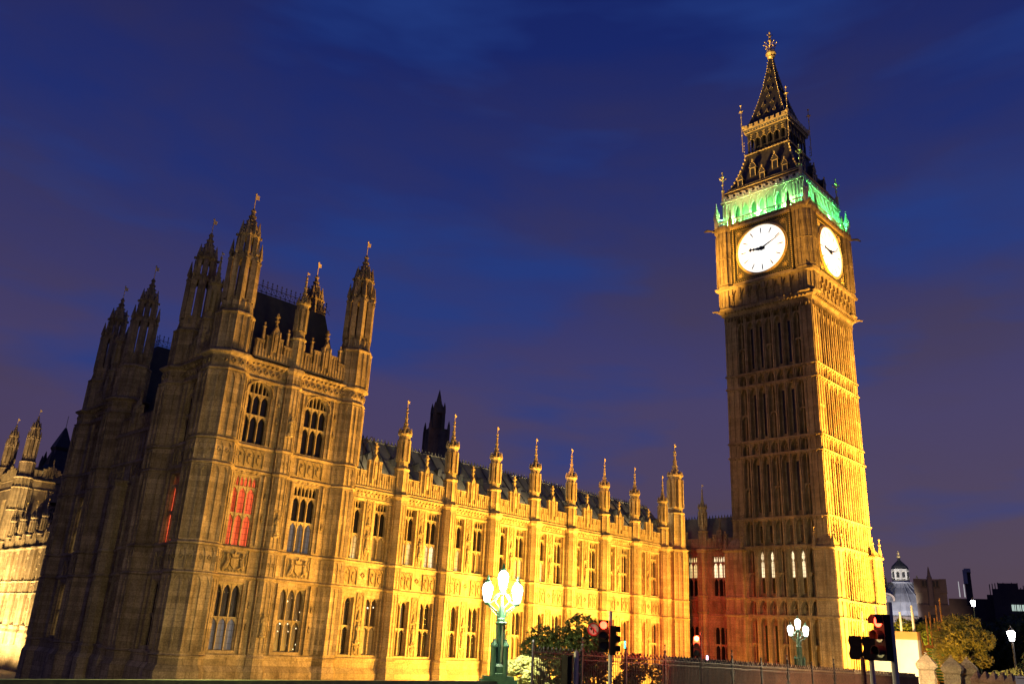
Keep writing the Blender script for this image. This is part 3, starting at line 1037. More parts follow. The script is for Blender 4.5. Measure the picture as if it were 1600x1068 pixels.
def palace_pavilion():
    t = thing('palace_pavilion', 'tall dim corner block with octagonal spired turrets and red curtained windows', 'palace pavilion', (27.6, 56.35, -5))
    Y = 55.65
    pavilion(t, 55.65, 64.0, (27.6, 56.35), (27.6, 63.2), True, 59.75, True)
    pavilion(t, 76.0, 85.6, (28.9, 77.1), (29.2, 84.9), False, 81.0, False, 28.3)
    # north wall
    hs = []
    ws = (30.15, 35.3)
    for u in ws:
        hs += [(u - 1.06, u + 1.06, -1.7, 2.75), (u - 1.06, u + 1.06, 5.2, 10.2), (u - 1.06, u + 1.06, 12.5, 17.3)]
    mb = MB(TN(Y))
    wall(mb, 27.5, 39.2, -2.0, PZ, -.5, 0, hs)
    mb.build('north_wall', STONE_P, t)
    for k, u in enumerate(ws):
        inst(WIN_P0, t, (u, Y + .22, -1.68), mats=[[G_BLUE, G_DARK], [G_SPOT, G_SPOT]][k])
        inst(WIN_P1, t, (u, Y + .22, 5.25), mats=[[G_RED, G_RED], [G_BLUE, G_DARK]][k])
        inst(WIN_P2, t, (u, Y + .22, 12.5), mats=[G_DARK, G_DARK])
        inst(ARMS, t, (u, Y, 3.38))
        inst(PANEL3, t, (u, Y, 10.8))
    mb = MB(TN(Y))
    plinth_run(mb, 27.5, 39.2)
    for z in (3.15, 5.08, 10.55, 12.3):
        string_run(mb, 27.5, 39.2, z)
    frieze(mb, 27.5, 39.2)
    for u in ws:
        for uu in (u - 1.4, u + 1.4):
            for (a, b) in ((-1.9, 2.9), (5.3, 10.3), (12.5, 17.1)):
                mb.box(uu - .06, uu + .06, 0, .17, a, b)
            for z in (-.2, 1.2, 7.2, 8.7, 14.4, 15.8):
                sg = 1 if uu > u else -1
                mb.ball((uu + sg * .3, .04, z), .15, 5, 1.2)
                mb.ball((uu + sg * .3, .04, z + .22), .09, 5, 1.2)
        # carved diaper above the windows
        for kk in range(5):
            mb.ball((u - .8 + kk * .4, .02, 10.38), .1, 5)
        # ogee-ish hood over the top window
        for sgn in (-1, 1):
            pts = [(sgn * 1.16, 16.1), (sgn * 1.02, 16.7), (sgn * .7, 17.05), (0, 17.28)]
            mb.tube([(u + p, .1, z) for p, z in pts], .07, 5)
    mb.build('string_course', STONE_P, t)
    mb = MB(TN(Y - .05))
    crenels(mb, 29.1, 32.25, 18.95, 20.3)
    mb.build('parapet', STONE_P, t)
    mb = MB(TN(Y - .05))
    crenels(mb, 33.35, 37.3, 18.95, 20.3)
    mb.build('parapet', STONE_P, t)
    # thin pinnacles on the parapet
    for x in (29.7, 31.8, 34.0, 36.7):
        mb = MB()
        mb.ngon(x, Y - .05, [(20.3, .1), (21.4, .07), (21.5, .13), (21.6, .06), (21.85, .02)], 4)
        mb.ball((x, Y - .05, 21.8), .1, 5)
        mb.build('parapet_pinnacle', STONE_P, t)
    # middle pier with niches
    bt = make_buttress(18.7, (3.15, 5.08, 10.55, 12.3, 17.35), .62, .6)
    bt.data.materials[0] = STONE_P
    inst(bt, t, (32.75, Y, -5))
    for z in (-.8, 6.0, 13.4):
        inst(STATUE, t, (32.75, Y - .62, z))
    inst(TUR_M, t, (32.8, Y + .1, 18.75))
    mb = MB()
    oct_body(mb, 38.5, 56.1, 1.08)
    mb.build('turret_shaft', STONE_P, t)
    inst(TUR_P, t, (38.5, 56.1, PZ))
    inst(TUR_P, t, (38.3, 63.4, PZ))
    pav_roof(t, 28.2, 37.8, 57.0, 62.8, 25.2)
    pav_roof(t, 29.8, 38.6, 77.2, 84.8, 25.0)
    # recessed centre of the river side
    XC = 28.1
    hs = []
    wy = (66.2, 70.0, 73.8)
    for u in wy:
        hs += [(u - 1.06, u + 1.06, -1.7, 2.75), (u - 1.06, u + 1.06, 5.2, 10.2)]
    mb = MB(TE(XC))
    wall(mb, 63.9, 76.1, -2.0, 15.2, -.5, 0, hs)
    mb.box(63.9, 76.1, -8, -7.5, -9, 15.2)
    mb.build('east_wall', STONE_P, t)
    for k, u in enumerate(wy):
        inst(WIN_P0, t, (XC + .22, u, -1.68), EAST, [G_DARK, G_DARK])
        inst(WIN_P1, t, (XC + .22, u, 5.25), EAST, [G_DIM if k == 0 else G_DARK, G_DARK])
        inst(PANEL3, t, (XC, u, 3.4), EAST)
        inst(PANEL3, t, (XC, u, 10.85), EAST)
    for u in (68.1, 71.9):
        inst(BUTT, t, (XC, u, -5), EAST)
    mb = MB(TE(XC))
    plinth_run(mb, 63.9, 76.1)
    for z in (3.15, 5.08, 10.55, 12.3, 14.9):
        string_run(mb, 63.9, 76.1, z)
    for k in range(18):
        mb.box(64.3 + k * .65, 64.36 + k * .65, 0, .1, 12.5, 14.6)
    mb.build('string_course', STONE_P, t)
    mb = MB(TE(XC + .1))
    crenels(mb, 65.0, 70.0, 15.1, 16.4)
    crenels(mb, 70.0, 75.0, 15.1, 16.4)
    mb.build('parapet', STONE_P, t)
    pav_roof(t, 29.4, 38.0, 64.0, 76.0, 20.6, 15.2)
    # lit dormer slits on the roof of the recessed centre
    for (y, z) in ((67.5, 17.6), (71.0, 17.6)):
        mb = MB()
        mb.box(29.35, 30.1, y - .18, y + .18, z, z + .9)
        d = mb.build('dormer', ROOFD, t)
        mb = MB()
        mb.box(29.32, 29.345, y - .1, y + .1, z + .1, z + .8)
        mb.build('dormer_light', G_HOT, d)
palace_pavilion()

# ================================================================== LINK BLOCK (east-facing wall behind the clock tower)
def link_block():
    t = thing('palace_link_block', 'shadowed reddish palace wall with one tall lit window, left of the clock tower foot', 'palace range', (96.5, 58, -5))
    X = 96.5
    hs = []
    ws = ((56.0, 1), (60.3, 0))
    for u, _ in ws:
        hs += [(u - 1.06, u + 1.06, -1.2, 2.6), (u - 1.06, u + 1.06, 6.2, 11.3)]
    mb = MB(TE(X))
    wall(mb, 53.9, 70, -2.0, 12.1, -.5, 0, hs)
    mb.box(53.9, 70, -9.5, -9, -9, 12.0)
    mb.build('wall', STONE, t)
    for u, l in ws:
        inst(WIN_P0, t, (X + .22, u, -1.5), EAST, [G_DARK, G_DARK])
        inst(WIN_P1, t, (X + .22, u, 6.3), EAST, [G_DARK, G_HOT if l else G_WARM])
        inst(ARMS, t, (X, u, 4.2), EAST)
    mb = MB(TE(X))
    plinth_run(mb, 53.9, 70)
    for z in (3.98, 5.88):
        string_run(mb, 53.9, 70, z)
    string_run(mb, 53.9, 70, 12.05, d=.4)
    boss_run(mb, 53.9, 70, 11.85, .4, .3, .09)
    mb.build('string_course', STONE, t)
    for c in (58.3, 64.5):
        mb = LMB()
        inst(BUTT, t, (X, c, -3.75), EAST)
        inst(TUR_BIG if False else TUR_W, t, (X + .1, c, 12.2), EAST)
    for a, b in ((53.9, 57.7), (58.9, 63.9)):
        mb = MB(TE(X + .05))
        crenels(mb, a, b, 12.2, 13.3, gable=True)
        mb.build('parapet', STONE, t)
    mb = MB()
    mb.loft([[(97.3, 54, 12), (98.9, 54, 16.3), (99.3, 54, 16.3), (105.8, 54, 12)], [(97.3, 72, 12), (98.9, 72, 16.3), (99.3, 72, 16.3), (105.8, 72, 12)]])
    mb.build('roof', ROOF, t)
    mb = MB()
    for k in range(40):
        y = 54.1 + k * .45
        mb.T = TE(99.0)
        mb.prism([(y, 16.3), (y + .2, 16.3), (y + .1, 16.7)], -.05, .05)
    mb.build('ridge_cresting', ROOF, t)
link_block()

# ================================================================== RIVER WING (far left, set back behind the pavilion)
def river_wing():
    t = thing('river_wing', 'brightly floodlit river front with close pinnacled buttresses, left of the dark corner block', 'palace wing', (49.5, 150, -5))
    X = 50.2
    ya, yb = 96.0, 177.0
    cs = [yb - .2 - 5.573 * k for k in range(14)]
    hs = []
    for c in cs:
        for off in (-1.52, -4.08):
            u = c + off
            if u - .7 < ya: continue
            hs += [(u - .685, u + .685, 5.3, 9.9), (u - .685, u + .685, -1.75, 2.45)]
    mb = MB(TE(X))
    wall(mb, ya, yb, -2.0, 10.8, -.5, 0, hs)
    mb.box(ya, yb, -12, -11.5, -9, 11)
    mb.build('wall', STONE, t)
    mb = MB(TE(X))
    plinth_run(mb, ya, yb)
    for z in (3.15, 5.08):
        string_run(mb, ya, yb, z)
    string_run(mb, ya, yb, 10.72, d=.4)
    mb.build('string_course', STONE, t)
    for c in cs:
        inst(BUTT, t, (X, c, -5), EAST)
        inst(TUR_W, t, (X + .15, c, 10.85), EAST)
        mb = MB(TE(X + .05))
        crenels(mb, c - BP + .6, c - .6, 10.98, 12.2)
        mb.build('parapet', STONE, t)
        for off in (-1.52, -4.08):
            inst(WIN_WING_UP, t, (X + .2, c + off, 5.35), EAST)
            inst(WIN_WING_LO, t, (X + .2, c + off, -1.72), EAST)
            inst(PANEL, t, (X, c + off, 3.36), EAST)
        inst(NICHE_U, t, (X, c - 2.785, 5.25), EAST)
    mb = MB()
    mb.loft([[(51.5, ya, 11.2), (55.5, ya, 15.8), (56, ya, 15.8), (61.6, ya, 11.2)], [(51.5, yb, 11.2), (55.5, yb, 15.8), (56, yb, 15.8), (61.6, yb, 11.2)]])
    mb.build('roof', ROOF, t)
river_wing()

def river_tower():
    t = thing('river_tower', 'square gothic tower with a black spiked roof, behind the bright river front', 'tower', (55, 184, -5))
    X0, X1, Y0, Y1 = 50.2, 66.0, 178.0, 192.0
    mb = MB(TN(Y0))
    wall(mb, X0, X1, -9, 24.2, -.6, 0, [(56.2, 58.6, 14.5, 20.5)])
    for z in (3.15, 5.1, 10.7, 12.3, 22.5):
        string_run(mb, X0, X1, z)
    string_run(mb, X0, X1, 24.2, d=.5)
    for x in (52.5, 55.2, 59.6, 62.5):
        mb.box(x - .1, x + .1, 0, .25, 12.5, 22.2)
    crenels(mb, 52.0, 58.5, 24.3, 26.0)
    crenels(mb, 58.5, 65.0, 24.3, 26.0)
    mb.build('north_wall', STONE, t)
    w = inst(WIN_P2, t, (57.4, Y0 + .25, 15.0))
    mb = MB(TE(X0))
    wall(mb, Y0, Y1, -9, 24.2, -.6, 0, [(184, 186.4, 14.5, 20.5), (184, 186.4, 5.5, 10.3)])
    for z in (3.15, 5.1, 10.7, 12.3, 22.5, 24.2):
        string_run(mb, Y0, Y1, z)
    crenels(mb, Y0 + 1.4, Y1 - 1.4, 24.3, 26.0)
    mb.build('east_wall', STONE, t)
    for c in ((50.8, 178.6), (65.4, 178.6), (50.8, 191.5), (65.4, 191.5)):
        mb = MB()
        mb.ngon(c[0], c[1], [(-9, 1.75), (-2, 1.75), (-1.8, 1.5), (24.4, 1.45)])
        for z in (-2, 3.15, 5.1, 10.7, 12.3, 18.2, 22.5, 24.4):
            ring(mb, c[0], c[1], 1.5, z, .25, .2)
        ribs(mb, c[0], c[1], 1.5, -1.8, 24, .09, mid=True)
        mb.build('turret_shaft', STONE, t)
        inst(TUR_P, t, (c[0], c[1], 24.3))
    mb = MB()
    mb.ngon(58.1, 185, [(24.4, 5.6), (27.2, 4.6), (28.3, 2.2), (31.5, 1.3), (32.2, 1.6), (36.5, .15)], 4, rot=math.pi / 4)
    for sx in (-1, 1):
        for sy in (-1, 1):
            mb.ngon(58.1 + sx * 2.0, 185 + sy * 2.0, [(27.6, .4), (29.6, .35), (31.4, .05)], 4)
            mb.ngon(58.1 + sx * 4.4, 185 + sy * 4.4, [(26.6, .3), (28.2, .25), (29.4, .05)], 4)
    mb.bar((58.1, 185, 36.4), (58.1, 185, 39), .06)
    mb.build('roof', ROOFD, t)
    for k in range(4):
        mb = MB()
        mb.box(54.2 + k * 2.1, 54.5 + k * 2.1, 179.9, 179.95, 25.6, 26.5)
        mb.build('roof_light', G_WARM, t)
    mb = MB()
    mb.box(X0 + .6, X1, Y1 - .6, Y1, -9, 24); mb.box(X1 - .6, X1, Y0 + .6, Y1 - .6, -9, 24); mb.box(X0 + .6, X1 - .6, Y0 + .6, Y1 - .6, 23.5, 24.3)
    mb.build('wall', STONE, t)
river_tower()

def vent_tower():
    cx, cy = 124.0, 144.5
    t = thing('stone_ventilation_tower', 'dark narrow stepped gothic tower rising behind the golden wing roof', 'tower', (cx, cy, -5))
    mb = MB()
    mb.ngon(cx, cy, [(-9, 4.2), (36, 3.2), (36.6, 3.3)], 4, rot=R(20))
    ribs(mb, cx, cy, 3.3, 10, 36.4, .3, 4, mid=True, rot=R(20))
    mb.ngon(cx, cy, [(36.4, 2.4), (44.2, 2.1), (44.6, 2.3)], 4, rot=R(20))
    ribs(mb, cx, cy, 2.25, 36, 44.2, .25, 4, mid=True, rot=R(20))
    k = math.sqrt(2)
    for i in range(4):
        a = R(20) + i * math.pi / 2
        for (r, z) in ((3.2, 36), (2.2, 44), (1.15, 48.5)):
            x, y = cx + r * k * math.cos(a), cy + r * k * math.sin(a)
            mb.ngon(x, y, [(z, .3), (z + 1.4, .24), (z + 2.6, .03)], 4, rot=a)
    mb.build('shaft', CARVE, t)
    mb = MB()
    for i in range(4):
        a = R(20) + i * math.pi / 2
        mb.ngon(cx + 1.45 * math.cos(a), cy + 1.45 * math.sin(a), [(44.5, .42), (48.6, .38)], 4, rot=a)
    mb.ngon(cx, cy, [(44.5, 1.0), (48.4, .9)], 4, rot=R(20))
    mb.ngon(cx, cy, [(48.4, 1.35), (49, 1.3), (51, .6), (54.3, .04)], 4, rot=R(20))
    mb.build('lantern_stage', CARVE, t)
vent_tower()

# ================================================================== CLOCK TOWER
def clock_tower():
    CX, CY, H = 102.24, 47.58, 6.1
    t = thing('clock_tower', 'great gothic clock tower with white dials, green lit belfry and gilded iron spire', 'clock tower', (CX, CY, -5))
    GLg = glow('belfry_green', (.10, .95, .35), .55)
    faces = []
    def frame(deg, h):
        a = R(deg); c, s_ = math.cos(a), math.sin(a)
        # u along face (left to right seen from outside), w outward
        return lambda u, w, z: (CX + c * (h + w) - s_ * u, CY + s_ * (h + w) + c * u, z)
    F = {'E': 180, 'N': -90, 'W': 0, 'S': 90}
    lv = [(-2.0, 4.08), (4.08, 6.07), (6.07, 12.03), (12.03, 15.45), (15.45, 23.25), (23.25, 25.12), (25.12, 32.46), (32.46, 34.2), (34.2, 41.6)]
    core = MB()
    core.box(CX - H + 1.0, CX + H - 1.0, CY - H + 1.0, CY + H - 1.0, -9, 43)
    core.build('shaft_core', STONE_T, t)
    slit = LMB()
    slit.box(-.2, .2, 0, .03, 0, 1.0)
    for key, deg in F.items():
        mb = MB(frame(deg, H))
        # corner piers: two pilasters each side
        for sgn in (-1, 1):
            def bx(a, b, w0, w1, z0, z1):
                u0, u1 = sorted((sgn * a, sgn * b))
                mb.box(u0, u1, w0, w1, z0, z1)
            bx(6.1 - .001, 4.55, -1.0, 0, -9, 43.2)
            for a in (6.02, 5.32, 4.63):
                bx(a - .09, a + .09 - (.012 if a > 6 else 0), -.1, .12, -1.8, 42.8)
            for (z0, z1) in lv:
                for (p, q) in ((4.74, 5.22), (5.42, 5.92)):
                    u0, u1 = sorted((sgn * p, sgn * q))
                    mb.arch(u0, u1, z1 - .8, z1 - .1, -.01, .08, .03, .6, 5)
                    if z1 - z0 > 5:
                        mb.arch(u0, u1, (z0 + z1) / 2 - .5, (z0 + z1) / 2, -.01, .07, .03, .6, 5)
                        mb.box(u0, u1, -.01, .09, (z0 + z1) / 2, (z0 + z1) / 2 + .14)
        # central seven panels between ribs
        n = 7
        pw = 9.1 / n
        for k in range(n + 1):
            u = -4.55 + k * pw
            mb.box(u - .20, u + .20, -.9, -.02, -9, 42.6)
            mb.box(u - .08, u + .08, -.02, .16, -1.8, 42.6)
        mb.box(-4.75, 4.75, -.95, -.78, -9, 43.1)
        for k in range(n):
            u0 = -4.55 + k * pw + .2
            u1 = u0 + pw - .4
            c = (u0 + u1) / 2
            if k in (0, 3, 6):
                mb.box(c - .06, c + .06, -.79, -.4, -1.8, 42.4)
            for (z0, z1) in lv:
                mb.arch(u0, u1, z1 - .95, z1 - .1, -.78, -.15, .04, .6, 6)
                if z1 - z0 < 2.5:
                    diamond(mb, c, (z0 + z1) / 2, .28, -.78, -.5)
                elif z1 - z0 > 5 and k in (0, 3, 6):
                    mb.arch(u0, u1, (z0 + z1) / 2 - .7, (z0 + z1) / 2, -.78, -.3, .04, .6, 6)
        for z in (4.08, 6.07, 12.03, 15.45, 23.25, 25.12, 32.46, 34.2):
            u = H + .14
            for (w1, a, b) in ((.12, z - .28, z - .12), (.26, z - .12, z + .04), (.14, z + .04, z + .14)):
                mb.box(-H - w1 * .7, H + w1 * .7, -.85, w1, a, b)
            boss_run(mb, -H + .3, H - .3, z - .26, .65, .24, .1)
        # plinth
        mb.box(-H - .5, H + .5, -.4, .62, -9, -3.2)
        mb.box(-H - .3, H + .3, -.4, .36, -3.2, -2.2)
        mb.box(-H - .4, H + .4, -.4, .46, -2.2, -2.0)
        mb.build('shaft_face', STONE_T, t)
        if key in 'EN':
            # slit windows
            for k in (1, 2, 4, 5):
                c = -4.55 + (k + .5) * pw
                for (z0, z1, m) in ((7.6, 11.3, 'L'), (16.3, 22.2, 'D'), (25.8, 31.4, 'D'), (35.0, 40.6, 'D'), (-1.0, 3.0, 'D'), (12.6, 14.6, 'D')):
                    w = .2 if m == 'D' else .2
                    if m == 'D':
                        s = MB(frame(deg, H)); s.box(c - w, c + w, -.78, -.74, z0, z1)
                        s.build('slit_window', G_DARK, t)
                    else:
                        if key == 'E':
                            s = MB(frame(deg, H)); s.box(c - w, c + w, -.78, -.74, z0 - .9, 8.4)
                            s.build('slit_window', G_DARK, t)
                            s = MB(frame(deg, H)); s.box(c - .17, c + .17, -.6, -.56, 8.5, 10.2)
                            s.prism([(c - .17, 10.2), (c + .17, 10.2), (c, 10.38)], -.6, -.56)
                            s.prism([(c - .05, 10.42), (c + .05, 10.42), (c + .19, 10.75), (c + .15, 11.1), (c, 11.5), (c - .15, 11.1), (c - .19, 10.75)], -.6, -.56)
                            s.build('lit_slit_window', G_HOT, t)
                        else:
                            s = MB(frame(deg, H)); s.box(c - w, c + w, -.78, -.74, z0 - .9, z1)
                            s.build('slit_window', G_DARK, t)
    # corner buttresses of the base with gablets
    for sx in (-1, 1):
        for sy in (-1, 1):
            mb = MB()
            x, y = CX + sx * (H - .35), CY + sy * (H - .35)
            a = 1.2
            mb.ngon(x, y, [(-9, a + .35), (-3, a + .35), (-2.4, a + .1), (-2, a), (11.6, a - .03)], 4, rot=math.pi / 4)
            for z in (-2.0, 4.08, 6.07):
                mb.ngon(x, y, [(z - .25, a), (z - .1, a + .18), (z + .04, a + .18), (z + .14, a)], 4, rot=math.pi / 4)
            mb.ngon(x, y, [(11.4, a), (11.6, a + .22), (11.8, a + .2), (11.9, a - .1)], 4, rot=math.pi / 4)
            for sg in (-1, 1):
                for (dx, dy) in ((1, 0), (0, 1)):
                    for o_ in (-a + .08, 0, a - .08):
                        px = x + (sg * a if dx else o_); py = y + (sg * a if dy else o_)
                        mb.box(px - .08, px + .08, py - .08, py + .08, -1.9, 11.3)
            mb.ngon(x, y, [(11.8, a - .15), (12.4, a - .35), (13.6, .1)], 4, rot=math.pi / 4)
            for (ox, oy) in ((sx, -sy), (-sx, sy), (sx, sy)):
                px, py = x + ox * (a - .1), y + oy * (a - .1)
                mb.ngon(px, py, [(11.7, .18), (12.6, .14), (13.2, .04), (13.9, .03)], 4, rot=math.pi / 4)
                mb.ball((px, py, 13.3), .2, 5, .8)
                mb.ball((px, py, 13.95), .13, 5)
            mb.bar((x, y, 13.4), (x, y, 14.6), .06)
            mb.ball((x, y, 14.2), .25, 6, .7); mb.ball((x, y, 14.75), .14, 5)
            mb.build('corner_buttress', STONE_T, t)
    # corbelled stage under the dials
    mb = MB()
    q = math.pi / 4
    mb.ngon(CX, CY, [(42.3, 6.1), (43.0, 6.45), (43.2, 6.75), (43.55, 6.8), (43.75, 6.45)], 4, rot=q)
    mb.ngon(CX, CY, [(43.7, 6.25), (46.3, 6.3)], 4, rot=q)
    mb.ngon(CX, CY, [(46.2, 6.4), (46.45, 7.0), (46.75, 7.05), (46.9, 6.7)], 4, rot=q)
    for deg in F.values():
        mb.T = frame(deg, 6.25)
        for k in range(11):
            u = -5.9 + k * 1.18
            if k not in (0, 10):
                mb.prism([(u - .13, 43.8), (u + .13, 43.8), (u + .3, 45.6), (u + .36, 46.35), (u - .36, 46.35), (u - .3, 45.6)], 0, .18)
                mb.box(u - .22, u + .22, .18, .62, 45.4, 46.3)
                mb.box(u - .14, u + .14, .18, .42, 44.7, 45.4)
            if k < 10:
                mb.arch(u + .2, u + .98, 45.2, 46.3, 0, .4, .04, .6, 6)
        mb.T = frame(deg, 6.1)
        for k in range(24):
            u = -5.8 + k * .5
            mb.box(u - .1, u + .1, .3, .72, 43.0, 43.25)
            mb.arch(u - .2, u + .2, 41.9, 42.5, 0, .3, .03, .6, 4)
        for k in range(13):
            u = -5.7 + k * .95
            mb.ball((u, .74, 43.6), .13, 4)
    mb.T = lambda x, y, z: (x, y, z)
    mb.build('corbel_table', STONE_T, t)
    # clock stage: octagon-cornered piers and frame
    mb = MB()
    mb.box(CX - 6.4, CX + 6.4, CY - 6.4, CY + 6.4, 46.4, 56.0)
    for sx in (-1, 1):
        for sy in (-1, 1):
            x, y = CX + sx * 5.62, CY + sy * 5.62
            mb.ngon(x, y, [(43.3, 1.15), (46.4, 1.2), (46.9, 1.5), (47.2, 1.38), (55.2, 1.38), (55.6, 1.6), (56.1, 1.6)], 8)
            for (z0, z1) in ((43.8, 46.2), (47.3, 51.0), (51.2, 55.0)):
                ribs(mb, x, y, 1.2 if z0 < 46 else 1.4, z0, z1, .08, mid=True)
            ring(mb, x, y, 1.4, 51.1, .1, .06)
            ring(mb, x, y, 1.2, 43.7, .25, .25)
            for i in range(8):
                tt = 2 * math.pi * i / 8
                for z in (49.3, 53.2):
                    for dz in (-.25, 0, .25):
                        for dd in (-.16, .16):
                            px = x + 1.42 * math.cos(tt) - dd * math.sin(tt)
                            py = y + 1.42 * math.sin(tt) + dd * math.cos(tt)
                            mb.ball((px, py, z + dz), .09, 4)
    mb.build('clock_stage', STONE_T, t)
    IR = mat('dial_surround', rough=.5, build=rough_build((.05, .045, .022), (.13, .11, .05), 5))
    for key, deg in F.items():
        fr = frame(deg, 6.45)
        dz = 51.25
        dt = MB(fr)
        dt.box(-4.45, 4.45, 0, .12, 47.0, 55.35)
        for a in (3.98, 4.35):
            for s_ in (-1, 1):
                dt.box(s_ * a - .05, s_ * a + .05, .12, .3, 47.05, 55.3)
                dt.box(-a, a, .12, .28, dz + s_ * (a - .25) - .05, dz + s_ * (a - .25) + .05)
        surround = dt.build('dial_surround', IR, t)
        g = MB(fr)
        for s_ in (-1, 1):
            for k in range(28):
                z = 47.2 + k * .29
                g.prism([(s_ * 4.17 - .1, z), (s_ * 4.17, z - .1), (s_ * 4.17 + .1, z), (s_ * 4.17, z + .1)], .12, .26)
            for k in range(26):
                u = -3.9 + k * .312
                g.box(u - .05, u + .05, .12, .24, dz + s_ * 4.0 - .06, dz + s_ * 4.0 + .06)
            for s2 in (-1, 1):
                cx, cz = s_ * 3.25, dz + s2 * 3.2
                for r_ in (.22, .42):
                    for k in range(10):
                        a = 2 * math.pi * k / 10
                        g.ball((cx + r_ * math.cos(a), .16, cz + r_ * math.sin(a)), .065, 4)
                g.ball((cx, .16, cz), .13, 5)
                for k in range(9):
                    g.ball((cx - s_ * (.5 + .18 * k), .16, dz + s2 * 3.62), .06, 4)
                    g.ball((s_ * 3.68, .16, cz - s2 * (.45 + .18 * k)), .06, 4)
        # round frame
        n = 64
        for (r0, r1, w0, w1) in ((3.46, 3.62, .1, .34), (3.62, 3.78, .1, .24)):
            for k in range(n):
                a, b = 2 * math.pi * k / n, 2 * math.pi * (k + 1) / n
                g.prism([(r0 * math.cos(a), dz + r0 * math.sin(a)), (r1 * math.cos(a), dz + r1 * math.sin(a)), (r1 * math.cos(b), dz + r1 * math.sin(b)), (r0 * math.cos(b), dz + r0 * math.sin(b))], w0, w1)
        g.box(-4.3, 4.3, .1, .42, 46.72, 47.0)
        g.box(-4.4, 4.4, .1, .5, 55.3, 55.62)
        g.build('gilded_frame', GILT, surround)
        d = MB(fr)
        d.prism([(3.47 * math.cos(2 * math.pi * k / n), dz + 3.47 * math.sin(2 * math.pi * k / n)) for k in range(n)], .12, .17)
        dial = d.build('clock_dial', DIAL, t)
        mk = MB(fr)
        sg = 1
        def P(r, ang):
            return (sg * r * math.sin(ang), dz + r * math.cos(ang))
        DM = mat('dial_mark', (.05, .05, .06), .6)
        for k in range(12):
            a = 2 * math.pi * k / 12
            mk = MB(fr)
            p0, p1 = P(2.35, a), P(3.05, a)
            nx, nz = math.cos(a) * .05, -math.sin(a) * .05
            mk.prism([(p0[0] - nx, p0[1] - nz), (p0[0] + nx, p0[1] + nz), (p1[0] + nx * 1.6, p1[1] + nz * 1.6), (p1[0] - nx * 1.6, p1[1] - nz * 1.6)], .17, .185)
            mk.build('hour_mark', DM, dial)
        for (ra, nm, hw) in ((2.29, 'inner_ring', .012), (3.2, 'minute_ring', .015), (1.2, 'centre_ring', .01)):
            mk = MB(fr)
            n_ = 72
            mk.add([(*P(r_, 2 * math.pi * k / n_)[:1], .178, P(r_, 2 * math.pi * k / n_)[1]) for r_ in (ra - hw, ra + hw) for k in range(n_)],
                   [(k, (k + 1) % n_, n_ + (k + 1) % n_, n_ + k) for k in range(n_)])
            mk.build(nm, mat('dial_ring', (.25, .25, .26), .6), dial)
        hm = mat('clock_hand', (.008, .008, .012), .5)
        ang_m = 2 * math.pi * 11 / 60
        ang_h = 2 * math.pi * (9 + 11 / 60) / 12
        def hand(ang, L, w, name, wz):
            m = MB(fr)
            def Q(r, o):
                p = P(r, ang)
                return (p[0] + o * math.cos(ang) * sg, p[1] - o * math.sin(ang))
            m.prism([Q(-.5, -w * 1.3), Q(-.5, w * 1.3), Q(0, w * 1.6), Q(L * .45, w * .9), Q(L, .02), Q(L, -.02), Q(L * .45, -w * .9), Q(0, -w * 1.6)], wz, wz + .04)
            if name == 'hour_hand':
                for rr, ww in ((.62, .26), (1.15, .22), (1.62, .3)):
                    m.prism([Q(rr - .22, -.06), Q(rr, -ww), Q(rr + .2, -.05), Q(rr + .2, .05), Q(rr, ww), Q(rr - .22, .06)], wz + .001, wz + .042)
            return m.build(name, hm, dial)
        hand(ang_m, 3.15, .07, 'minute_hand', .27)
        hand(ang_h, 1.95, .14, 'hour_hand', .21)
        hub = MB(fr)
        hub.prism([(.3 * math.cos(k * math.pi / 6), dz + .3 * math.sin(k * math.pi / 6)) for k in range(12)], .18, .34)
        hub.build('dial_hub', hm, dial)
    # cornice above the dials
    mb = MB()
    mb.ngon(CX, CY, [(55.5, 6.5), (55.75, 6.9), (56.05, 7.0), (56.2, 6.8)], 4, rot=q)
    for deg in F.values():
        mb.T = frame(deg, 6.6)
        for k in range(11):
            mb.ball((-5 + k * 1.0, .36, 55.72), .18, 5)
    mb.T = lambda x, y, z: (x, y, z)
    mb.build('cornice', STONE_T, t)
    for deg in F.values():
        for s_ in (-1, 1):
            f_ = MB(frame(deg, 6.6))
            u = s_ * 4.3
            f_.box(u - .22, u + .22, .05, .5, 55.8, 56.9)
            f_.box(u - .1, u + .1, .16, .4, 56.9, 57.8)
            f_.ball((u, .28, 57.1), .24, 5, .8); f_.ball((u, .28, 57.9), .2, 5, .9); f_.ball((u, .28, 58.2), .12, 5, 1.6)
            f_.build('cornice_finial', STONE_T, t)
    for sx in (-1, 1):
        for sy in (-1, 1):
            x, y = CX + sx * 6.6, CY + sy * 6.6
            f_ = MB()
            f_.tube([(x, y, 55.6), (x + sx * .6, y + sy * .6, 55.82), (x + sx * 1.0, y + sy * 1.0, 55.85), (x + sx * 1.3, y + sy * 1.3, 55.6)], [.2, .15, .19, .08], 6)
            f_.build('gargoyle', STONE_T, t)
            x, y = CX + sx * 6.5, CY + sy * 6.5
            f_ = MB()
            f_.tube([(x, y, 43.4), (x + sx * .45, y + sy * .45, 43.5), (x + sx * .8, y + sy * .8, 43.4)], [.18, .15, .08], 6)
            f_.build('gargoyle', STONE_T, t)
    # belfry: pierced balcony, seven arches a side, battlement
    PALE = mat('pale_stone', rough=.8, build=rough_build((.42, .42, .38), (.58, .58, .52), 2.5))
    core = MB()
    core.box(CX - 4.5, CX + 4.5, CY - 4.5, CY + 4.5, 56.1, 61)
    core.build('belfry_core', mat('belfry_inner', (.30, .34, .26), .9), t)
    mb = MB()
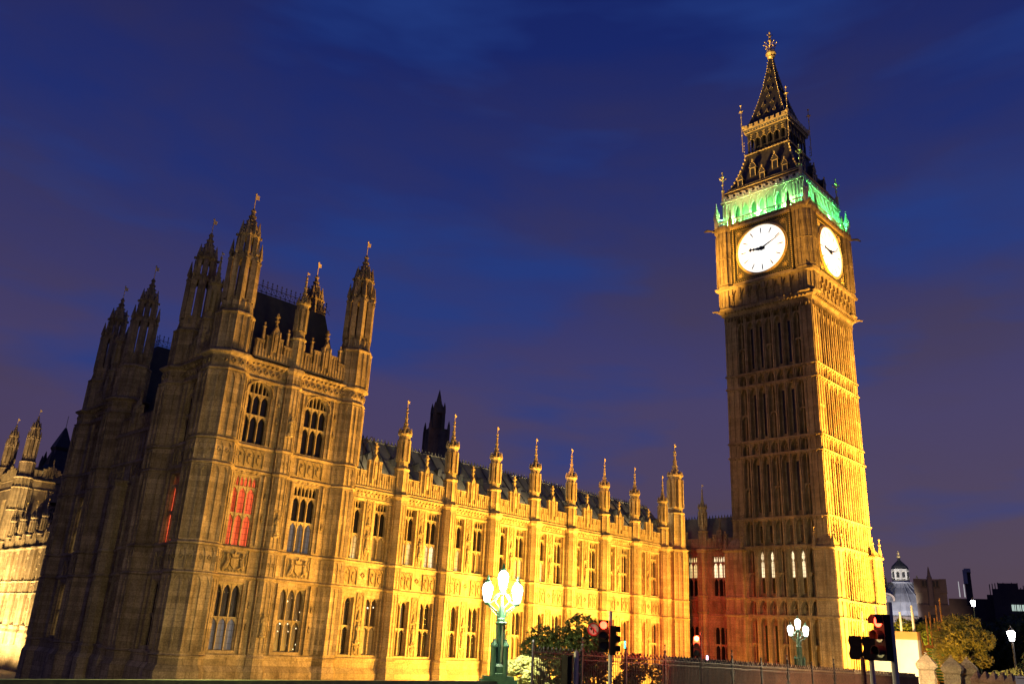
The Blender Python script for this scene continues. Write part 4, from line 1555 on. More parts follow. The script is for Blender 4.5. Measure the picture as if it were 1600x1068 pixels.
    for deg in F.values():
        mb.T = frame(deg, 5.95)
        n = 7
        pw = 8.6 / n
        for k in range(n + 1):
            u = -4.3 + k * pw
            mb.box(u - .16, u + .16, -.4, 0, 56.1, 60.2)
            mb.box(u - .06, u + .06, 0, .12, 56.1, 59.9)
        for k in range(n):
            u0 = -4.3 + k * pw
            mb.arch(u0 + .16, u0 + pw - .16, 58.3, 59.5, -.35, -.05, .06, .6, 8)
            mb.arch(u0 + .06, u0 + pw - .06, 59.1, 60.15, -.02, .12, .05, .6, 8)
            mb.box(u0 + .16, u0 + pw - .16, -.35, -.05, 59.5, 60.2)
        for s_ in (-1, 1):
            u0, u1 = sorted((s_ * 4.3, s_ * 5.9))
            mb.box(u0, u1, -.4, 0, 56.1, 60.2)
            for k in range(4):
                u = u0 + .15 + k * .43
                mb.box(u - .06, u + .06, 0, .12, 56.3, 60.0)
                if k < 3: mb.arch(u + .06, u + .37, 59.4, 60.0, 0, .1, .03, .6, 5); mb.arch(u + .06, u + .37, 57.3, 57.9, 0, .1, .03, .6, 5)
        mb.box(-6.1, 6.1, -.45, .22, 60.2, 60.45)
        mb.box(-6.0, 6.0, -.3, .1, 60.45, 60.8)
        for k in range(12):
            u = -5.8 + k * 1.0
            mb.box(u, u + .6, -.3, .12, 60.8, 61.2)
            mb.box(u + .2, u + .4, .12, .26, 60.5, 60.75)
    mb.T = lambda x, y, z: (x, y, z)
    mb.build('belfry_arcade', PALE, t)
    mb = MB()
    for deg in F.values():
        mb.T = frame(deg, 6.75)
        mb.box(-6.6, 6.6, -.1, .06, 56.05, 56.2)
        mb.box(-6.6, 6.6, -.1, .06, 56.85, 57.0)
        for k in range(44):
            u = -6.5 + k * .302
            mb.prism([(u - .04, 56.2), (u + .04, 56.2), (u + .12, 56.52), (u + .04, 56.85), (u - .04, 56.85), (u - .12, 56.52)] if k % 2 else [(u - .05, 56.2), (u + .05, 56.2), (u + .05, 56.85), (u - .05, 56.85)], -.06, .02)
    mb.T = lambda x, y, z: (x, y, z)
    mb.build('balcony_balustrade', PALE, t)
    # corner pinnacles with flying arms
    for sx in (-1, 1):
        for sy in (-1, 1):
            mb = MB()
            x, y = CX + sx * 6.6, CY + sy * 6.6
            mb.ngon(x, y, [(56.1, .34), (58.0, .32), (58.15, .44), (58.3, .34), (59.9, .06), (60.2, .03)], 8)
            mb.ball((x, y, 60.2), .1, 5)
            for k in range(4):
                a = k * math.pi / 2
                mb.ngon(x + .36 * math.cos(a), y + .36 * math.sin(a), [(57.6, .1), (58.4, .08), (58.8, .02)], 4)
            mb.tube([(x, y, 57.3), (x - sx * .35, y - sy * .35, 57.7), (x - sx * .8, y - sy * .8, 57.8)], .09, 5)
            mb.build('corner_pinnacle', PALE, t)
            g = MB()
            x, y = CX + sx * 5.85, CY + sy * 5.85
            g.bar((x, y, 60.9), (x, y, 65.3), .07, 5)
            g.ngon(x, y, [(60.9, .22), (62.2, .16), (62.4, .24), (62.6, .1)], 6)
            g.ball((x, y, 63.4), .2, 5, .8)
            for a in range(4):
                aa = a * math.pi / 2 + q
                g.bar((x, y, 64.0), (x + .45 * math.cos(aa), y + .45 * math.sin(aa), 64.35), .05, 4)
                g.ball((x + .45 * math.cos(aa), y + .45 * math.sin(aa), 64.45), .12, 5)
            g.ball((x, y, 64.7), .22, 6); g.ball((x, y, 65.4), .15, 5, 1.3)
            g.build('gilded_finial', GILT, t)
    # lower roof
    r1 = [(61.0, 5.75), (62.2, 5.6), (62.3, 5.25), (64.0, 4.5), (66.2, 3.75), (68.3, 3.25)]
    mb = MB()
    mb.ngon(CX, CY, r1, 4, rot=q)
    mb.ngon(CX, CY, [(68.3, 3.2), (68.6, 3.2)], 4, rot=q)
    rf = mb.build('lower_roof', ROOFT, t)
    def rad(prof, z):
        for (a, ra), (b, rb) in zip(prof[:-1], prof[1:]):
            if a <= z <= b and b > a:
                return ra + (rb - ra) * (z - a) / (b - a)
        return prof[-1][1]
    g = MB()
    k2 = 1.0
    for i in range(4):
        sx, sy = (1, 1, -1, -1)[i], (1, -1, -1, 1)[i]
        for j in range(9):
            z = 62.6 + j * .66
            r_ = rad(r1, z) + .08
            g.ball((CX + sx * r_, CY + sy * r_, z), .19, 5)
            if j < 8:
                r2 = rad(r1, z + .66) + .04
                g.bar((CX + sx * (r_ - .04), CY + sy * (r_ - .04), z), (CX + sx * r2, CY + sy * r2, z + .66), .06)
    for deg in F.values():
        g.T = frame(deg, 0)
        # eaves pellet rows
        for (z, r_, n, s_) in ((61.45, 5.8, 38, .085), (61.95, 5.72, 36, .085), (68.45, 3.45, 15, .13), (62.45, 5.4, 30, .06)):
            for k in range(n):
                u = -r_ + (k + .5) * 2 * r_ / n
                g.ball((u, r_ + .02, z), s_, 4, 1.3)
            g.box(-r_ - .04, r_ + .04, r_ - .06, r_ + .02, z - .05, z + .05)
        # chevron edges of spire
    g.T = lambda x, y, z: (x, y, z)
    g.build('gilded_beading', GILT, rf)
    for deg in (180, -90, 0, 90):
        for (z, us, s_) in ((62.5, (-3.4, 0, 3.4), 1.0), (64.0, (-2.0, 0.0, 2.0) if False else (-1.7, 1.7), 1.15), (62.5, (), 1)):
            for u in us:
                r_ = rad(r1, z + .8 * s_)
                m = MB(frame(deg, 0))
                m.box(u - .34 * s_, u + .34 * s_, r_ - .6, r_ + .38, z, z + 1.25 * s_)
                m.prism([(u - .5 * s_, z + 1.2 * s_), (u + .5 * s_, z + 1.2 * s_), (u, z + 2.15 * s_)], r_ - .8, r_ + .45)
                dm = m.build('dormer', ROOFT, rf)
                m = MB(frame(deg, 0))
                for sg in (-1, 1):
                    m.box(u + sg * .34 * s_ - .05, u + sg * .34 * s_ + .05, r_ + .38, r_ + .44, z, z + 1.2 * s_)
                    for k in range(4):
                        f_ = (k + .5) / 4
                        m.ball((u + sg * .5 * s_ * (1 - f_), r_ + .48, z + (1.2 + .95 * f_) * s_), .08, 4)
                m.box(u - .34 * s_, u + .34 * s_, r_ + .38, r_ + .43, z + 1.1 * s_, z + 1.2 * s_)
                m.ball((u, r_ + .4, z + 2.3 * s_), .14, 5, 1.3)
                m.build('gilded_edge', GILT, dm)
                m = MB(frame(deg, 0))
                m.box(u - .25 * s_, u + .25 * s_, r_ + .38, r_ + .40, z + .1, z + 1.08 * s_)
                m.build('louvre', IRON, dm)
    # lantern with columns
    mb = MB()
    mb.ngon(CX, CY, [(68.6, 2.3), (72.4, 2.3)], 4, rot=q)
    mb.build('lantern_core', IRON, t)
    mb = MB()
    gl = MB()
    mb.ngon(CX, CY, [(68.5, 3.3), (68.75, 3.35), (68.8, 3.1)], 4, rot=q)
    mb.ngon(CX, CY, [(72.0, 3.05), (72.4, 3.2), (72.7, 3.45), (73.2, 3.5), (73.3, 3.3)], 4, rot=q)
    for deg in F.values():
        mb.T = frame(deg, 2.98)
        gl.T = frame(deg, 2.98)
        n = 6
        for k in range(n + 1):
            u = -2.95 + k * 5.9 / n
            mb.box(u - .12, u + .12, -.2, .04, 68.7, 72.2)
            if k < n:
                mb.arch(u + .12, u + 5.9 / n - .12, 70.9, 71.8, -.16, .0, .05, .6, 6)
                # gold scalloped fringe
                for j in range(7):
                    f_ = j / 6
                    uu = u + 5.9 / n * f_
                    zz = 70.75 + .42 * math.sin(math.pi * f_)
                    gl.ball((uu, .08, zz), .075, 4)
                for j in range(3):
                    gl.box(u + .3, u + .7, .02, .06, 71.35 + j * .28, 71.43 + j * .28)
                gl.box(u + .48, u + .54, .02, .06, 71.2, 72.0)
        mb.box(-2.9, 2.9, .06, .1, 69.5, 69.56)
        for k in range(30):
            mb.box(-2.9 + k * .2, -2.86 + k * .2, .06, .09, 68.8, 69.5)
        for k in range(8):
            u = -3.3 + k * .85
            gl.box(u, u + .55, .5, .58, 72.95, 73.45)
        gl.box(-3.5, 3.5, .48, .56, 72.72, 72.95)
        gl.box(-3.4, 3.4, .3, .4, 72.2, 72.32)
        for k in range(16):
            gl.ball((-3.3 + k * .44, .4, 72.5), .09, 4)
    mb.T = gl.T = lambda x, y, z: (x, y, z)
    ln = mb.build('lantern', ROOFT, t)
    for sx in (-1, 1):
        for sy in (-1, 1):
            x, y = CX + sx * 3.45, CY + sy * 3.45
            gl.ball((x, y, 73.4), .3, 6)
            for k in range(5):
                gl.ball((x, y, 68.7 + k * .5), .11, 4)
            x2, y2 = CX + sx * 3.1, CY + sy * 3.1
            for (ox, oy) in ((0, 0),):
                gl.bar((x2 + sx * .5, y2 + sy * .5, 69.2), (x2 + sx * .5, y2 + sy * .5, 77.0), .055, 5)
                for z in (70.5, 72.0, 74.0, 75.2):
                    gl.ball((x2 + sx * .5, y2 + sy * .5, z), .12, 5)
                for a in range(4):
                    aa = a * math.pi / 2
                    gl.ball((x2 + sx * .5 + .26 * math.cos(aa), y2 + sy * .5 + .26 * math.sin(aa), 76.1), .12, 4)
                gl.ball((x2 + sx * .5, y2 + sy * .5, 76.2), .18, 5); gl.ball((x2 + sx * .5, y2 + sy * .5, 77.2), .17, 5)
    gl.build('gilded_beading', GILT, ln)
    # spire
    sp = [(73.3, 3.15), (74.2, 2.75), (75.8, 2.25), (77.5, 1.8), (80.6, 1.1), (83.8, .55), (86.3, .22)]
    mb = MB()
    mb.ngon(CX, CY, sp, 4, rot=q)
    s = mb.build('spire', ROOFT, t)
    g = MB()
    for i in range(4):
        sx, sy = (1, 1, -1, -1)[i], (1, -1, -1, 1)[i]
        for j in range(24):
            z = 73.9 + j * .52
            r_ = rad(sp, z) + .04
            g.ball((CX + sx * r_, CY + sy * r_, z), .105, 5)
            if j < 23:
                r2 = rad(sp, z + .52) + .02
                g.bar((CX + sx * (r_ - .02), CY + sy * (r_ - .02), z), (CX + sx * r2, CY + sy * r2, z + .52), .035)
    g.build('gilded_beading', GILT, s)
    for deg in F.values():
        for (z, us) in ((75.0, (-1.25, 0, 1.25)), (76.6, (-.7, .7)), (78.2, (0, )), (79.6, (-.4, .4)), (81.4, (0,)), (83.2, (0,))):
            for u in us:
                r_ = rad(sp, z + .3)
                m = MB(frame(deg, 0))
                m.prism([(u - .2, z), (u + .2, z), (u, z + .6)], r_ - .3, r_ + .2)
                lu = m.build('spire_light', ROOFT, s)
                m = MB(frame(deg, 0))
                for sg in (-1, 1):
                    m.bar((u, r_ + .1, z + .65), (u + sg * .24, r_ + .28, z + .05), .055, 4)
                m.ball((u, r_ + .1, z + .7), .09, 4)
                m.build('gilded_edge', GILT, lu)
    g = MB()
    g.ngon(CX, CY, [(86.0, .25), (86.3, .55), (86.5, .38), (86.9, .75), (87.3, .7), (87.4, .3), (87.9, .12)], 8)
    g.bar((CX, CY, 87.5), (CX, CY, 91.2), .07, 5)
    for (z, r_, s_) in ((88.2, .7, .13), (88.9, .95, .14)):
        for k in range(8):
            a = k * math.pi / 4 + .3
            x, y = CX + r_ * math.cos(a), CY + r_ * math.sin(a)
            g.bar((CX, CY, z - .5), (x, y, z), .045, 4)
            g.ball((x, y, z), s_, 5)
    g.ball((CX, CY, 89.5), .34, 7); g.ball((CX, CY, 90.3), .24, 6, 1.2)
    g.bar((CX - .35, CY + .35, 90.6), (CX + .35, CY - .35, 90.6), .06, 4)
    g.ball((CX, CY, 91.0), .2, 5, 1.3)
    g.build('spire_finial', GILT, s)
clock_tower()
# green belfry lamps standing on the balcony floor
GR = (.08, 1.0, .28)
for (dx, dy) in ((-6.35, -4), (-6.35, 0), (-6.35, 4), (-4, -6.35), (0, -6.35), (4, -6.35)):
    point('belfry_lamp', (102.24 + dx * 1.03, 47.58 + dy * 1.03, 56.6), 1350 if dx < -6 else 1250, (.36, 1.0, .26) if dx < -6 else (.10, 1.0, .26), .12)
for (dx, dy) in ((-5.1, -3), (-5.1, 0), (-5.1, 3), (-3, -5.1), (0, -5.1), (3, -5.1)):
    point('belfry_lamp', (102.24 + dx, 47.58 + dy, 57.2), 420, (.05, 1.0, .22), .1)
for (dx, dy) in ((-6.3, -6.0), (-6.3, 6.2), (6.2, -6.3)):
    point('belfry_lamp', (102.24 + dx * .97, 47.58 + dy * .97, 57.4), 70, GR, .1)

# ================================================================== GROUND, ROAD, RIVER
def sheet(name, m, pts, z, parent=None):
    mb = MB()
    if not hasattr(z, '__call__'):
        zz = z; z = lambda x, y: zz
    mb.add([(x, y, z(x, y)) for x, y in pts], [tuple(range(len(pts)))])
    return struct(mb.build(name, m))
GRASS = mat('lawn', rough=.95, build=rough_build((.03, .05, .015), (.07, .10, .03), 3))
ASPH = mat('asphalt', rough=.8, build=rough_build((.035, .035, .036), (.06, .06, .06), 6))
PAVE = mat('paving', rough=.8, build=stone_build((.22, .21, .2), (.18, .17, .16), block=(.9, .6), amt=.3, streak=0))
WATER = mat('river_water', base=(.01, .015, .02), rough=.12, build=rough_build((.008, .012, .016), (.015, .02, .025), 2, bump=.8))
sheet('ground', GRASS, [(30, 27.5), (3000, 27.5), (3000, 3000), (52, 3000), (52, 60), (30, 60)], -5.0)
sheet('terrace', PAVE, [(20, 26.6), (30.5, 26.6), (30.5, 70), (52.5, 70), (52.5, 3000), (20, 3000)], -8.9)
sheet('ground', PAVE, [(62, -2500), (3000, -2500), (3000, 27.5), (62, 27.5)], -5.05)
sheet('river', WATER, [(-2500, -2500), (20, -2500), (20, 3000), (-2500, 3000)], -9.5)
sheet('river', WATER, [(20, -2500), (62, -2500), (62, -6), (20, -6)], -9.5)
def deckz(x, y=0): return -2.7 if x < 30 else (-2.7 - (min(x, 90) - 30) * .02)
for (x0, x1) in ((-40, 30), (30, 90), (90, 400)):
    for (nm, m_, y0, y1, dz) in (('road', ASPH, 2.0, 20.5, 0), ('pavement', PAVE, 20.5, 25.0, .14), ('pavement', PAVE, -2.2, 2.0, .14)):
        mb = MB()
        za, zb = deckz(x0) + dz, deckz(x1) + dz
        mb.loft([[(x0, y0, za - .6), (x0, y1, za - .6), (x0, y1, za), (x0, y0, za)], [(x1, y0, zb - .6), (x1, y1, zb - .6), (x1, y1, zb), (x1, y0, zb)]])
        struct(mb.build(nm, m_))
PAINT = mat('road_paint', base=(.7, .7, .68), rough=.7)
mb = MB()
for k in range(26):
    x = -36 + k * 5
    for y in (6.6, 11.2, 15.9):
        za, zb = deckz(x) + .004, deckz(x + 2.6) + .004
        mb.add([(x, y - .06, za), (x + 2.6, y - .06, zb), (x + 2.6, y + .06, zb), (x, y + .06, za)], [(0, 1, 2, 3)])
struct(mb.build('road_marking', PAINT))

# river wall and terrace in front of the dark river side
mb = MB()
mb.box(19.5, 20.5, 26, 420, -10, -8.0)
tag(mb.build('embankment_wall', STONE_P), 'low stone embankment wall at the foot of the palace river side', 'wall')

# bridge parapet (green) on the far side of the bridge
t = thing('bridge_parapet', 'dark green bridge parapet along the bottom edge left of the triple lamp', 'parapet', (0, 25, -2.7))
mb = MB()
mb.box(-40, 26.6, 24.86, 25.14, -1.72, -1.60); mb.box(-40, 26.6, 24.9, 25.1, -1.8, -1.72)
mb.build('coping', PARAPG, t)
mb = MB()
x = -40
while x < 26.4:
    mb.box(x, x + .12, 24.93, 25.07, -2.56, -1.8)
    T = mb.T; mb.T = lambda u, w, z: (u, w, z)
    mb.arch(x + .12, x + .62, -2.15, -1.8, 24.95, 25.05, .03, .6, 6); mb.T = T
    x += .62
mb.box(-40, 26.4, 24.9, 25.1, -2.7, -2.5)
mb.build('pierced_panel', PARAPG, t)
mb = MB()
mb.box(-40, 28.0, 24.9, 26.5, -9.5, -2.71)
mb.build('bridge_side', PARAPG, t)

# ---------------------------------------------------------------- triple bridge lamp
def make_lamp():
    t = thing('bridge_lamp', 'large green lamp post with three glowing lanterns, in front of the golden wing', 'street lamp', (25.72, 25.0, -2.7), R(-40), 'triple lantern lamp posts')
    z = 1.1
    m = LMB()
    m.box(-.75, .75, -.22, .22, 0, z + .06)
    m.box(-.62, .62, -.27, .27, z + .06, z + .18)
    m.ngon(0, 0, [(z + .18, .34), (z + .28, .34), (z + .32, .27), (z + .5, .27), (z + .54, .31), (z + .62, .25), (z + .66, .16)], 8)
    for k in range(4):
        a = k * math.pi / 2 + math.pi / 4
        x, y = .34 * math.cos(a), .34 * math.sin(a)
        m.ngon(x, y, [(z + .18, .1), (z + 1.25, .09), (z + 1.28, .13), (z + 1.34, .12), (z + 1.52, .02)], 8)
        m.ball((x, y, z + 1.55), .035, 6)
        m.bar((x * .9, y * .9, z + .9), (0, 0, z + .75), .035, 6)
    m.build('base', GREENP, t)
    m = LMB()
    m.ngon(0, 0, [(z + .6, .17), (z + 2.15, .14)], 8)
    ribs(m, 0, 0, .155, z + .7, z + 2.1, .025)
    m.ngon(0, 0, [(z + 2.1, .15), (z + 2.14, .22), (z + 2.2, .23), (z + 2.24, .17), (z + 2.34, .17), (z + 2.38, .12), (z + 2.9, .07), (z + 3.22, .05)], 8)
    m.build('post', GREENP, t)
    m = LMB()
    for s in (-1, 1):
        m.tube([(s * .1, 0, z + 2.36), (s * .2, 0, z + 2.62), (s * .46, 0, z + 2.82), (s * .62, 0, z + 2.9)], [.05, .045, .04, .04], 6)
        m.tube([(s * .06, 0, z + 2.7), (s * .28, 0, z + 2.98), (s * .34, 0, z + 3.15), (s * .2, 0, z + 3.3), (0, 0, z + 3.38)], .035, 6)
        m.tube([(s * .52, 0, z + 2.9), (s * .3, 0, z + 3.05), (s * .12, 0, z + 3.32)], .04, 6)
        for k in range(8):
            f = k / 7
            m.ball((s * (.14 + .38 * f), 0, z + 2.44 + .38 * f - .05), .035, 5)
        m.ngon(s * .62, 0, [(z + 2.86, .06), (z + 2.92, .12), (z + 2.97, .13)], 8)
    m.prism([(-.12, z + 2.55), (.12, z + 2.55), (.12, z + 2.75), (0, z + 2.88), (-.12, z + 2.75)], -.03, .03)
    m.ngon(0, 0, [(z + 3.3, .06), (z + 3.42, .12), (z + 3.46, .13)], 8)
    m.build('bracket', GREENP, t)
    for (x, z0) in ((-.62, z + 2.96), (.62, z + 2.96), (0, z + 3.46)):
        g = LMB()
        g.ngon(x, 0, [(z0, .09), (z0 + .1, .13), (z0 + .52, .215), (z0 + .66, .19), (z0 + .78, .08)], 8)
        gl = g.build('lantern', LAMPW, t)
        c = LMB()
        for k in range(8):
            a = math.pi / 8 + k * math.pi / 4
            c.tube([(x + r_ * 1.1 * math.cos(a), r_ * 1.1 * math.sin(a), z_) for z_, r_ in ((z0 + .5, .218), (z0 + .66, .195), (z0 + .82, .09))], .012, 4)
        c.ngon(x, 0, [(z0 + .78, .12), (z0 + .84, .13), (z0 + .9, .05), (z0 + .94, .07), (z0 + 1.1, .01)], 8)
        c.build('lantern_cap', GREENP, gl)
    return t
L0 = make_lamp()
def tree_copy(o, parent=None):
    c = o.copy()
    COL.objects.link(c)
    if parent: c.parent = parent
    for ch in [x for x in bpy.data.objects if x.parent == o and x.name in ORIG]:
        tree_copy(ch, c)
    return c
ORIG = set(x.name for x in bpy.data.objects)
L1 = tree_copy(L0)
L1.location = (65.3, 31.2, -2.75)
tag(L1, 'smaller glowing triple lantern lamp in front of the shadowed foot of the clock tower', 'street lamp')
for k, (x, y) in enumerate(((-4.3, 25.0), )):
    pass
point('lantern_light', (25.72, 24.6, 1.9), 1250, (1.0, .93, .62), .3)
point('lantern_light', (26.6, 25.6, 1.6), 1500, (1.0, .93, .62), .3)
point('lantern_light', (65.3, 31.9, 1.9), 500, (1.0, .95, .75), .3)
# the lamps of the bridge beyond the left edge light the near corner of the pavilion
point('lantern_light', (2.0, 25.4, 2.0), 4500, (1.0, .66, .30), .3)
point('lantern_light', (14.0, 25.4, 2.0), 5200, (1.0, .82, .32), .3)

# ---------------------------------------------------------------- iron railing and its kerb wall
def ftop(x): return -.26 - (x - 28.4) * .0155
t = thing('iron_railing', 'dark spiked iron railing running from the bushes to the foot of the clock tower', 'railing', (28.4, 25.6, -2.7))
random.seed(3)
x = 28.4
pn = 0
while x < 61.9:
    x1 = min(x + 3.35, 62.0)
    m = MB()
    za, zb = ftop(x), ftop(x1)
    for dz in (-.22, -.42, -1.95):
        m.bar((x, 25.6, za + dz), (x1, 25.6, zb + dz), .025, 4)
    k = x + .14
    q = 0
    while k < x1 - .05:
        z = ftop(k)
        tall = q % 2 == 0
        m.bar((k, 25.6, -2.9), (k, 25.6, z - (.0 if tall else .12)), .013, 4)
        m.ngon(k, 25.6, [(z - .1 - (.0 if tall else .12), .012), (z - .05 - (.0 if tall else .12), .034), (z + .05 - (.0 if tall else .12), .003)], 4)
        k += .14
        q += 1
    m.build('railing_panel', IRON if x < 44 else IRONR, t)
    m = MB()
    m.box(x - .04, x + .04, 25.56, 25.64, -2.9, za + .12)
    m.ball((x, 25.6, za + .2), .07, 6, 1.3)
    if pn % 2 == 1:
        for s in (-1, 1):
            m.tube([(x, 25.6, za - .1), (x + s * .28, 25.6, za - .5), (x + s * .1, 25.6, za - .9), (x + s * .38, 25.6, za - 1.4), (x + s * .45, 25.6, za - 2.0)], .022, 5)
        m.bar((x, 25.6, za + .2), (x, 25.6, za + .5), .02)
        m.ball((x, 25.6, za + .5), .06, 5)
        m.bar((x - .14, 25.6, za + .34), (x + .14, 25.6, za + .34), .018)
    m.build('railing_post', IRON, t)
    pn += 1
    x = x1
BRICK = mat('brown_brick', rough=.85, build=stone_build((.26, .13, .075), (.20, .10, .06), soot=(.08, .05, .03), block=(.22, .075), amt=.4, streak=.2))
t = thing('boundary_wall', 'low brown wall with stone coping and small teeth, behind the railing under the clock tower', 'wall', (50, 26.6, -5))
m = MB()
def wtop(x): return ftop(x) - .32
for (a, b) in ((40.0, 62.2), (62.2, 76.5)):
    m.loft([[(a, 26.4, -5), (a, 26.8, -5), (a, 26.8, wtop(a)), (a, 26.4, wtop(a))], [(b, 26.4, -5), (b, 26.8, -5), (b, 26.8, wtop(b)), (b, 26.4, wtop(b))]])
m.build('brickwork', BRICK, t)
m = MB()
for (a, b) in ((40.0, 62.2), (62.2, 76.5)):
    m.loft([[(a, 26.3, wtop(a)), (a, 26.9, wtop(a)), (a, 26.9, wtop(a) + .1), (a, 26.3, wtop(a) + .1)], [(b, 26.3, wtop(b)), (b, 26.9, wtop(b)), (b, 26.9, wtop(b) + .1), (b, 26.3, wtop(b) + .1)]])
x = 40.2
while x < 76:
    m.box(x, x + .28, 26.4, 26.8, wtop(x) + .08, wtop(x) + .3)
    x += .62
m.build('coping', STONE, t)

# ---------------------------------------------------------------- traffic signals
def sig_head(parent, x, y, z, face, lit='red', s=1.0):
    """three aspect head; face = unit vector towards which it shows"""
    fx, fy = face
    rx, ry = -fy, fx
    T = lambda u, w, zz: (x + rx * u * s + fx * w * s, y + ry * u * s + fy * w * s, z + zz * s)
    m = MB(T)
    m.prism([(-.17, -.05), (.17, -.05), (.17, .98), (-.17, .98)], -.1, .1)
    h = m.build('signal_head', BLACKP, parent)
    m = MB(T)
    m.prism([(-.26, -.13), (.26, -.13), (.26, 1.06), (-.26, 1.06)], -.02, .0)
    m.build('backing_board', BLACKP, h) if s > .95 else None
    for k, (zz, nm) in enumerate(((.82, 'red'), (.48, 'amber'), (.14, 'green'))):
        on = nm == lit
        m = MB(T)
        m.prism([(.125 * math.cos(a * math.pi / 8), zz + .125 * math.sin(a * math.pi / 8)) for a in range(16)], .1, .12)
        c = {'red': (1, .10, .04), 'amber': (.12, .06, .02), 'green': (.02, .05, .04)}[nm]
        m.build('signal_light', glow('signal_red', (1.0, .07, .03), 7) if on else mat('signal_off_' + nm, (c[0] * .3, c[1] * .3, c[2] * .3), .3), h)
        m = MB(T)
        for a in range(12):
            a0, a1 = -.35 + a * (math.pi + .7) / 12, -.35 + (a + 1) * (math.pi + .7) / 12
            m.prism([(.135 * math.cos(a0), zz + .135 * math.sin(a0)), (.15 * math.cos(a0), zz + .15 * math.sin(a0)), (.15 * math.cos(a1), zz + .15 * math.sin(a1)), (.135 * math.cos(a1), zz + .135 * math.sin(a1))], .1, .28)
        m.build('visor', BLACKP, h)
    return h
def unit(x, y):
    d = math.hypot(x, y); return (x / d, y / d)
def at(px_az, dist):
    return (dist * math.sin(R(px_az)), dist * math.cos(R(px_az)))
# near right: red, tilted visors seen from the side
X, Y = at(69.75, 20.5)
t = thing('traffic_light', 'tall traffic light showing red, in front of the cream hoarding at right', 'traffic light', (X, Y, -2.7), 0, 'traffic lights on red')
m = MB()
m.ngon(X, Y, [(-2.7, .11), (-2.6, .075), (1.15, .06)], 10)
m.build('pole', GREY, t)
f = unit(-.80, .42)
sig_head(t, X - .22, Y + .1, .0, f, s=.9)
# push-button box and low pedestrian head
m = MB(); m.box(X + .05, X + .40, Y - .14, Y + .14, -2.15, -1.2)
m.build('control_box', BLACKP, t)
for z in (-1.42, -1.86):
    m = MB(); m.tube([(X + .38, Y - .1, z), (X + .42, Y - .22, z)], .13, 10); m.build('visor', BLACKP, t)
point('signal_glow', (X - .6, Y + .2, .6), 22, (1, .08, .03), .08)
# second red with round sign
X, Y = at(52.9, 28.5)
t = thing('traffic_light', 'traffic light showing red beside a round prohibition sign, in front of the dark tree', 'traffic light', (X, Y, -2.7), 0, 'traffic lights on red')
m = MB(); m.ngon(X, Y, [(-2.7, .1), (-2.6, .06), (1.0, .05)], 10); m.build('pole', GREY, t)
sig_head(t, X - .14, Y + .17, -.2, unit(-X, -Y), s=.93)
dx, dy = unit(-Y, X)
sig_head(t, X - .27 * dx * -1, Y - .27 * dy, -.28, unit(.8, -.9), lit='none', s=.85)
m = MB(); m.box(X + .22, X + .25, Y - .42, Y - .38, -.1, .12); m.build('green_signal', glow('signal_green', (.05, .8, .6), 3), t)
point('signal_glow', (X - .3, Y - .05, .55), 20, (1, .06, .02), .08)
def round_sign(parent, x, y, z, r, face):
    fx, fy = face; rx, ry = -fy, fx
    T = lambda u, w, zz: (x + rx * u + fx * w, y + ry * u + fy * w, z + zz)
    C = lambda rr, n=28: [(rr * math.cos(2 * math.pi * k / n), rr * math.sin(2 * math.pi * k / n)) for k in range(n)]
    m = MB(T); m.prism(C(r), 0, .02); s = m.build('sign_plate', mat('sign_white', (.62, .60, .56), .5), parent)
    m = MB(T)
    a, b = C(r), C(r * .8)
    for k in range(28):
        j = (k + 1) % 28
        m.prism([a[k], a[j], b[j], b[k]], .02, .026)
    m.prism([(-.62 * r, .52 * r), (-.52 * r, .62 * r), (.62 * r, -.52 * r), (.52 * r, -.62 * r)], .02, .028)
    m.build('sign_ring', mat('sign_red', (.55, .03, .03), .5), s)
    m = MB(T)
    m.prism([(-.07 * r, -.6 * r), (.09 * r, -.6 * r), (.09 * r, .12 * r), (-.07 * r, .12 * r)], .02, .024)
    m.prism([(-.3 * r, .0), (.09 * r, .0), (.09 * r, .16 * r), (-.3 * r, .16 * r)], .02, .0245)
    m.prism([(-.6 * r, .08 * r), (-.25 * r, -.2 * r), (-.25 * r, .36 * r)], .02, .025)
    m.build('sign_arrow', mat('sign_black', (.02, .02, .02), .5), s)
round_sign(t, X - .34, Y + .42, .42, .2, unit(-X, -Y))
m = MB(); m.box(X - .06, X + .1, Y - .12, Y + .04, -2.2, -1.35); m.build('push_button_box', mat('yellow_box', (.55, .45, .06), .5), t)
# far red
X, Y = at(58.55, 46)
t = thing('traffic_light', 'distant traffic light glowing red against the dim reddish palace corner', 'traffic light', (X, Y, -2.9), 0, 'traffic lights on red')
m = MB(); m.ngon(X, Y, [(-2.9, .1), (-2.8, .06), (.8, .05)], 10); m.build('pole', IRON, t)
sig_head(t, X - .2, Y + .1, -.3, unit(-X, -Y), s=.95)
m = MB(); m.box(X + .35, X + .38, Y - .2, Y - .1, -.5, -.3); m.build('blue_signal', glow('signal_blue', (.5, .7, 1), 3), t)
point('signal_glow', (X - .45, Y - .1, .5), 1500, (1, .07, .02), .1)
spot('added_red_wash', (X + 1.0, Y + 3.5, .6), (88, 55.5, 1.0), 130000, (1, .06, .015), 26, 1, .4)  # added spot beside the signal, its red wash imitates lens glow on the wall
